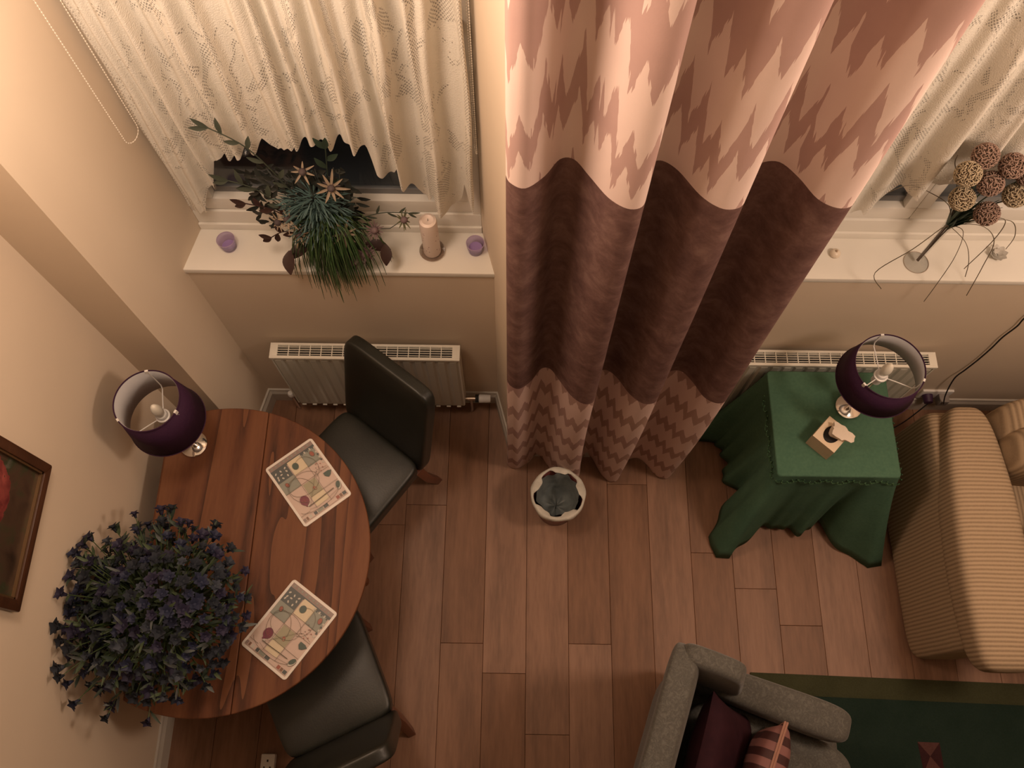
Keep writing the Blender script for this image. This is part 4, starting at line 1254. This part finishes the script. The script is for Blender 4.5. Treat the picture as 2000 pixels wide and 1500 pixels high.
    thistle((.155, -.06, .235), (.4, -.6, .6), .034, pur, 14); thistle((.11, -.09, .13), (.4, -.7, .5), .040, pur, 18); thistle((.075, -.10, .10), (.2, -.8, .4), .034, pur, 16)
    thistle((.25, -.03, .25), (.7, -.3, .6), .035, simple('pale_green_bract', (.14, .15, .08), .6), 12)
    thistle((.04, .0, .40), (.0, -.7, .5), .03, pur, 14)
sill_plant()


# ------------------------------------------------------------------ candle and glasses
def candle():
    r = thing('pillar_candle', 'white pillar candle with pink petals on a glass plate, left window sill', 'candle', (-.302, 1.612, SILL))
    part('glass_plate', G().lathe([(.030, 0), (.036, .002), (.046, .007), (.047, .010), (.044, .010), (.033, .005), (0, .005)], 32), make_glass('plate_glass', (.80, .74, .70), .05, .25), r)
    wax = simple('candle_wax', (.80, .66, .58), .45)
    part('wax', G().lathe([(.030, .0052), (.031, .007), (.031, .195), (.029, .203), (.020, .207), (.012, .203), (0, .201)], 28), wax, r)
    part('wick', G().tube([(0, 0, .20), (.001, 0, .214)], .001, 5), dark_m, r)
    rnd = random.Random(4); pm = simple('pressed_petal', (.24, .075, .085), .6)
    for k in range(26):
        a = rnd.uniform(-PI, PI * .15) - .3; z = rnd.uniform(.02, .16); d = Vector((math.cos(a), math.sin(a), 0)); t = Vector((-d.y, d.x, rnd.uniform(-1, 1))).normalized()
        p = d * .0308 + Vector((0, 0, z)); part('petal', G().leaf(p - t * .006, t, d, rnd.uniform(.009, .016), .008, .12, 3, fold=-.1), pm, r)
candle()


def tealight(label, loc, fill):
    r = thing('tealight_glass', label, 'tealight holder', loc, 0, 'purple tealight glasses')
    part('glass', G().lathe([(.022, 0), (.026, .002), (.031, .030), (.033, .052), (.031, .052), (.029, .030), (.024, .006), (0, .005)], 28), purple_glass, r, smooth=True)
    part('rim', G().tube([(.032 * math.cos(2 * PI * k / 28), .032 * math.sin(2 * PI * k / 28), .052) for k in range(28)], .0012, 5, closed=True), simple('lilac_rim', (.42, .32, .44), .2), r)
    part('wax', G().lathe([(.021, .0055), (.024, .008), (.024, fill), (0, fill)], 24), simple('purple_wax', (.30, .20, .42), .5), r)
tealight('lilac glass tealight holder at the left end of the left window sill', (-1.036, 1.618, SILL), .012)
tealight('purple glass tealight holder at the right end of the left sill, beside the candle', (-.146, 1.618, SILL), .022)


# ------------------------------------------------------------------ right sill: vase with ball flowers
def vase():
    cx, cy = 1.440, 1.594
    r = thing('flower_vase', 'slim clear glass vase of dried ball flowers on the right window sill', 'vase', (cx, cy, SILL))
    part('vase_glass', G().lathe([(.044, 0), (.045, .002), (.036, .006), (.016, .014), (.009, .03), (.010, .10), (.013, .20), (.018, .265), (.016, .265), (.011, .20), (.008, .10), (.006, .035), (0, .03)], 28), clear_glass, r)
    part('vase_rim', G().tube([(.0445 * math.cos(2 * PI * k / 32), .0445 * math.sin(2 * PI * k / 32), .0025) for k in range(32)], .0012, 5, closed=True), simple('glass_edge', (.42, .34, .27), .2), r)
    st = G(); rnd = random.Random(9)
    for k in range(9): st.tube([(rnd.uniform(-.006, .006), rnd.uniform(-.006, .006), .02), (rnd.uniform(-.007, .007), rnd.uniform(-.007, .007), .26)], .0022, 4)
    part('stems', st, simple('dried_stem', (.10, .062, .042), .7), r)
    balls = [((1.360, 1.590), 1.840, 0), ((1.400, 1.585), 1.722, 0), ((1.462, 1.600), 1.780, 1), ((1.515, 1.580), 1.650, 1), ((1.572, 1.600), 1.722, 0), ((1.500, 1.620), 1.842, 1), ((1.405, 1.632), 1.87, 1), ((1.575, 1.625), 1.80, 1)]
    ms = [simple('straw_ball', (.50, .41, .28), .85), simple('rust_ball', (.36, .24, .19), .85)]
    def ball(k):
        g = G(); rn = random.Random(k)
        g.lathe([(0, -.031)] + [(.031 * math.cos(e), .031 * math.sin(e)) for e in [-PI / 2 + PI * i / 10 for i in range(1, 10)]] + [(0, .031)], 16, m=1)
        for i in range(300):       # curly fibres over the core
            z = 1 - 2 * (i + .5) / 300; a = i * 2.39996; q = math.sqrt(1 - z * z); d = Vector((q * math.cos(a), q * math.sin(a), z))
            t = d.orthogonal().normalized(); b = d.cross(t); an = rn.uniform(0, 2 * PI); t = t * math.cos(an) + b * math.sin(an); b = d.cross(t)
            L = .0085
            g.tube([d * .031 - t * L, d * .038 - t * L * .3 + b * L * .4, d * .0375 + t * L * .4 + b * L * .2, d * .031 + t * L], .0016, 3)
        return g
    bm_ = [mesh_of('flower_ball', ball(k), [ms[k], simple('ball_core', (.16, .115, .08), .9)], smooth='all') for k in (0, 1)]
    lv = [G(), G()]
    for (x, y), z, k in balls:
        x *= .974; y -= .045; z += .038
        o = part('flower_ball', bm_[k], None, r); o.location = (x - cx, y - cy, z - SILL); o.rotation_euler = (rnd.uniform(0, 6), rnd.uniform(0, 6), 0); 
        part('ball_stem', G().tube([(0, 0, .25), ((x - cx) * .4, (y - cy) * .4, .25 + (z - SILL - .25) * .55), (x - cx, y - cy, z - SILL - .02)], .0022, 5), simple('green_stem', (.04, .065, .035), .6), r)
    for k in range(46):
        a = rnd.uniform(0, 2 * PI); d = Vector((math.cos(a) * .35 + .12, math.sin(a) * .3, 1)); L = rnd.uniform(.09, .20)
        lv[k % 2].leaf((rnd.uniform(-.008, .008), rnd.uniform(-.008, .008), .235), d, (0, 0, 1) if k % 3 else (1, 0, 0), L, .008, rnd.uniform(0, .15), 4)
    part('grass_leaves', lv[0], simple('vase_leaf', (.035, .075, .045), .5), r, kind='stuff'); part('grass_leaves', lv[1], simple('vase_leaf_blue', (.06, .10, .085), .5), r, kind='stuff')
    ar = [[(0, 0, .25), (-.06, -.05, .30), (-.13, -.09, .24), (-.20, -.10, .10), (-.155, -.125, .03)],
          [(0, 0, .25), (.02, -.05, .29), (.03, -.09, .20), (.032, -.115, .05), (.035, -.125, -.06)],
          [(0, 0, .25), (.07, -.04, .31), (.14, -.06, .25), (.165, -.08, .12), (.17, -.12, -.02)],
          [(0, 0, .25), (-.05, .0, .36), (-.14, .01, .42), (-.21, .02, .44), (-.26, .02, .40)],
          [(0, 0, .25), (-.04, .0, .38), (-.09, .01, .50), (-.13, .01, .57), (-.14, .01, .61)],
          [(0, 0, .25), (.06, -.03, .32), (.15, -.04, .34), (.20, -.05, .27), (.205, -.06, .20)],
          [(0, 0, .25), (.05, -.06, .24), (.09, -.09, .17), (.12, -.10, .08)],
          [(0, 0, .25), (.07, -.03, .33), (.12, -.05, .36), (.135, -.06, .26), (.11, -.08, .10)]]
    for p in ar: part('grass_strand', G().tube(smoothpts(p, 6), .0015, 4), simple('strand', (.11, .085, .05), .6), r)
vase()
r = thing('flower_tealight', 'small flower shaped glass tealight holder right of the vase, right sill', 'tealight holder', (1.733, 1.628, SILL))
pet = G().leaf((.008, 0, .004), (1, 0, .55), (0, 0, 1), .032, .026, -.15, 5, fold=.25)
me = mesh_of('glass_petal', pet, simple('frosted_glass', (.55, .52, .47), .25), smooth='all')
for ring, n_, sc_ in ((0, 8, 1.0), (1, 6, .68)):
    for k in range(n_):
        o = part('glass_petal', me, None, r); o.rotation_euler = (0, -.25 * ring, 2 * PI * k / n_ + ring * .3); o.scale = (sc_,) * 3; o.location.z = .004 * ring
part('cup', G().lathe([(.012, 0), (.016, .002), (.018, .020), (.015, .020), (.013, .006), (0, .005)], 20), simple('cup_glass', (.50, .48, .43), .2), r)
r = thing('round_ornament', 'tiny round white ornament on the right sill beside the patterned curtain', 'ornament', (1.150, 1.622, SILL))
part('body', G().lathe([(.014, 0), (.0185, .005), (.019, .012), (.015, .020), (.008, .024), (0, .025)], 22), simple('ornament_white', (.74, .64, .52), .35), r)
part('tip', G().lathe([(.0045, .023), (.004, .029), (0, .031)], 12), simple('ornament_tip', (.38, .27, .18), .5), r)


# ------------------------------------------------------------------ blind chains
def chain(label, x, y, zb, half, dx, dy, n):
    r = thing('blind_chain', label, 'chain', (x, y, zb), 0)
    g = G(); d = Vector((dx, dy, 0)).normalized() * half; H = 3.7 - zb
    pts = [Vector((0, 0, 0)) + d * math.sin(t) + Vector((0, 0, half * 1.1 * (1 - math.cos(t)))) for t in [(-PI / 2 + PI * k / 10) for k in range(11)]]
    loop = [(-1, H)] ; left = [d * -1 + Vector((0, 0, half * 1.1 + q * .0093)) for q in range(n, 0, -1)]; right = [d + Vector((0, 0, half * 1.1 + q * .0093)) for q in range(1, n + 1)]
    allp = left + pts + right
    for p in allp:
        g.add([p + Vector(v) * .0027 for v in ((1, 0, 0), (-1, 0, 0), (0, 1, 0), (0, -1, 0), (0, 0, 1), (0, 0, -1))], [(0, 2, 4), (2, 1, 4), (1, 3, 4), (3, 0, 4), (2, 0, 5), (1, 2, 5), (3, 1, 5), (0, 3, 5)])
    part('beads', g, simple('chain_bead', (.78, .72, .62), .4), r, smooth='all', kind='stuff')
    part('cord', G().tube(allp, .0008, 4), simple('chain_bead', (.78, .72, .62)), r)
chain('long white bead chain loop hanging on the left window reveal', -1.112, 1.585, 1.93, .030, .45, 1, 165)
chain('short bead chain hanging at the right frame of the left window', -.128, 1.655, 1.80, .012, -.3, 1, 180)


# ------------------------------------------------------------------ sockets and cable
r = thing('wall_socket', 'white double wall socket behind the green covered table, purple plug in it', 'socket', (1.995, 1.53, .185))
part('face_plate', G().b2(-.073, .073, -.012, 0, -.043, .043), white_plastic, r, bevel=.003)
part('plug', G().tube([(-.035, -.012, -.005), (-.035, -.05, -.005)], [.025, .020], 16), simple('purple_plug', (.04, .015, .045), .4), r)
q = G().b2(.01, .055, -.055, -.012, -.03, .02)
part('adapter', q, simple('grey_adapter', (.24, .21, .19), .5), r, bevel=.004)
tag(part('lamp_cable', G().tube(smoothpts([(1.72, 1.37, .02), (1.80, 1.385, .03), (1.88, 1.42, .08), (1.957, 1.476, .18)], 6), .003, 6), black_cable), 'short black cable running from the purple plug behind the sofa arm', 'cable')
tag(part('wall_cable', G().tube(smoothpts([(2.02, 1.468, .20), (1.990, 1.480, .29), (1.972, 1.505, .42), (1.985, 1.515, .50), (1.990, 1.518, .60), (1.985, 1.518, .72), (1.975, 1.518, .83), (1.978, 1.518, .93), (1.968, 1.518, 1.02), (1.97, 1.505, 1.24)], 6), .0032, 6), black_cable),
    'black cable running up the wall under the right window', 'cable')
r = thing('extension_socket', 'white extension socket lying on the floor between the left wall and lower chair', 'extension socket', (-1.012, -.165, 0))
part('body', G().b2(-.029, .029, -.14, .072, 0, .034), white_plastic, r, bevel=.004)
for oy in (.03, -.06):
    g = G().b2(-.0035, .0035, oy + .011, oy + .020, .0335, .0345); g.b2(-.016, -.009, oy - .012, oy - .007, .0335, .0345); g.b2(.009, .016, oy - .012, oy - .007, .0335, .0345)
    part('socket_slots', g, dark_m, r, smooth=False)
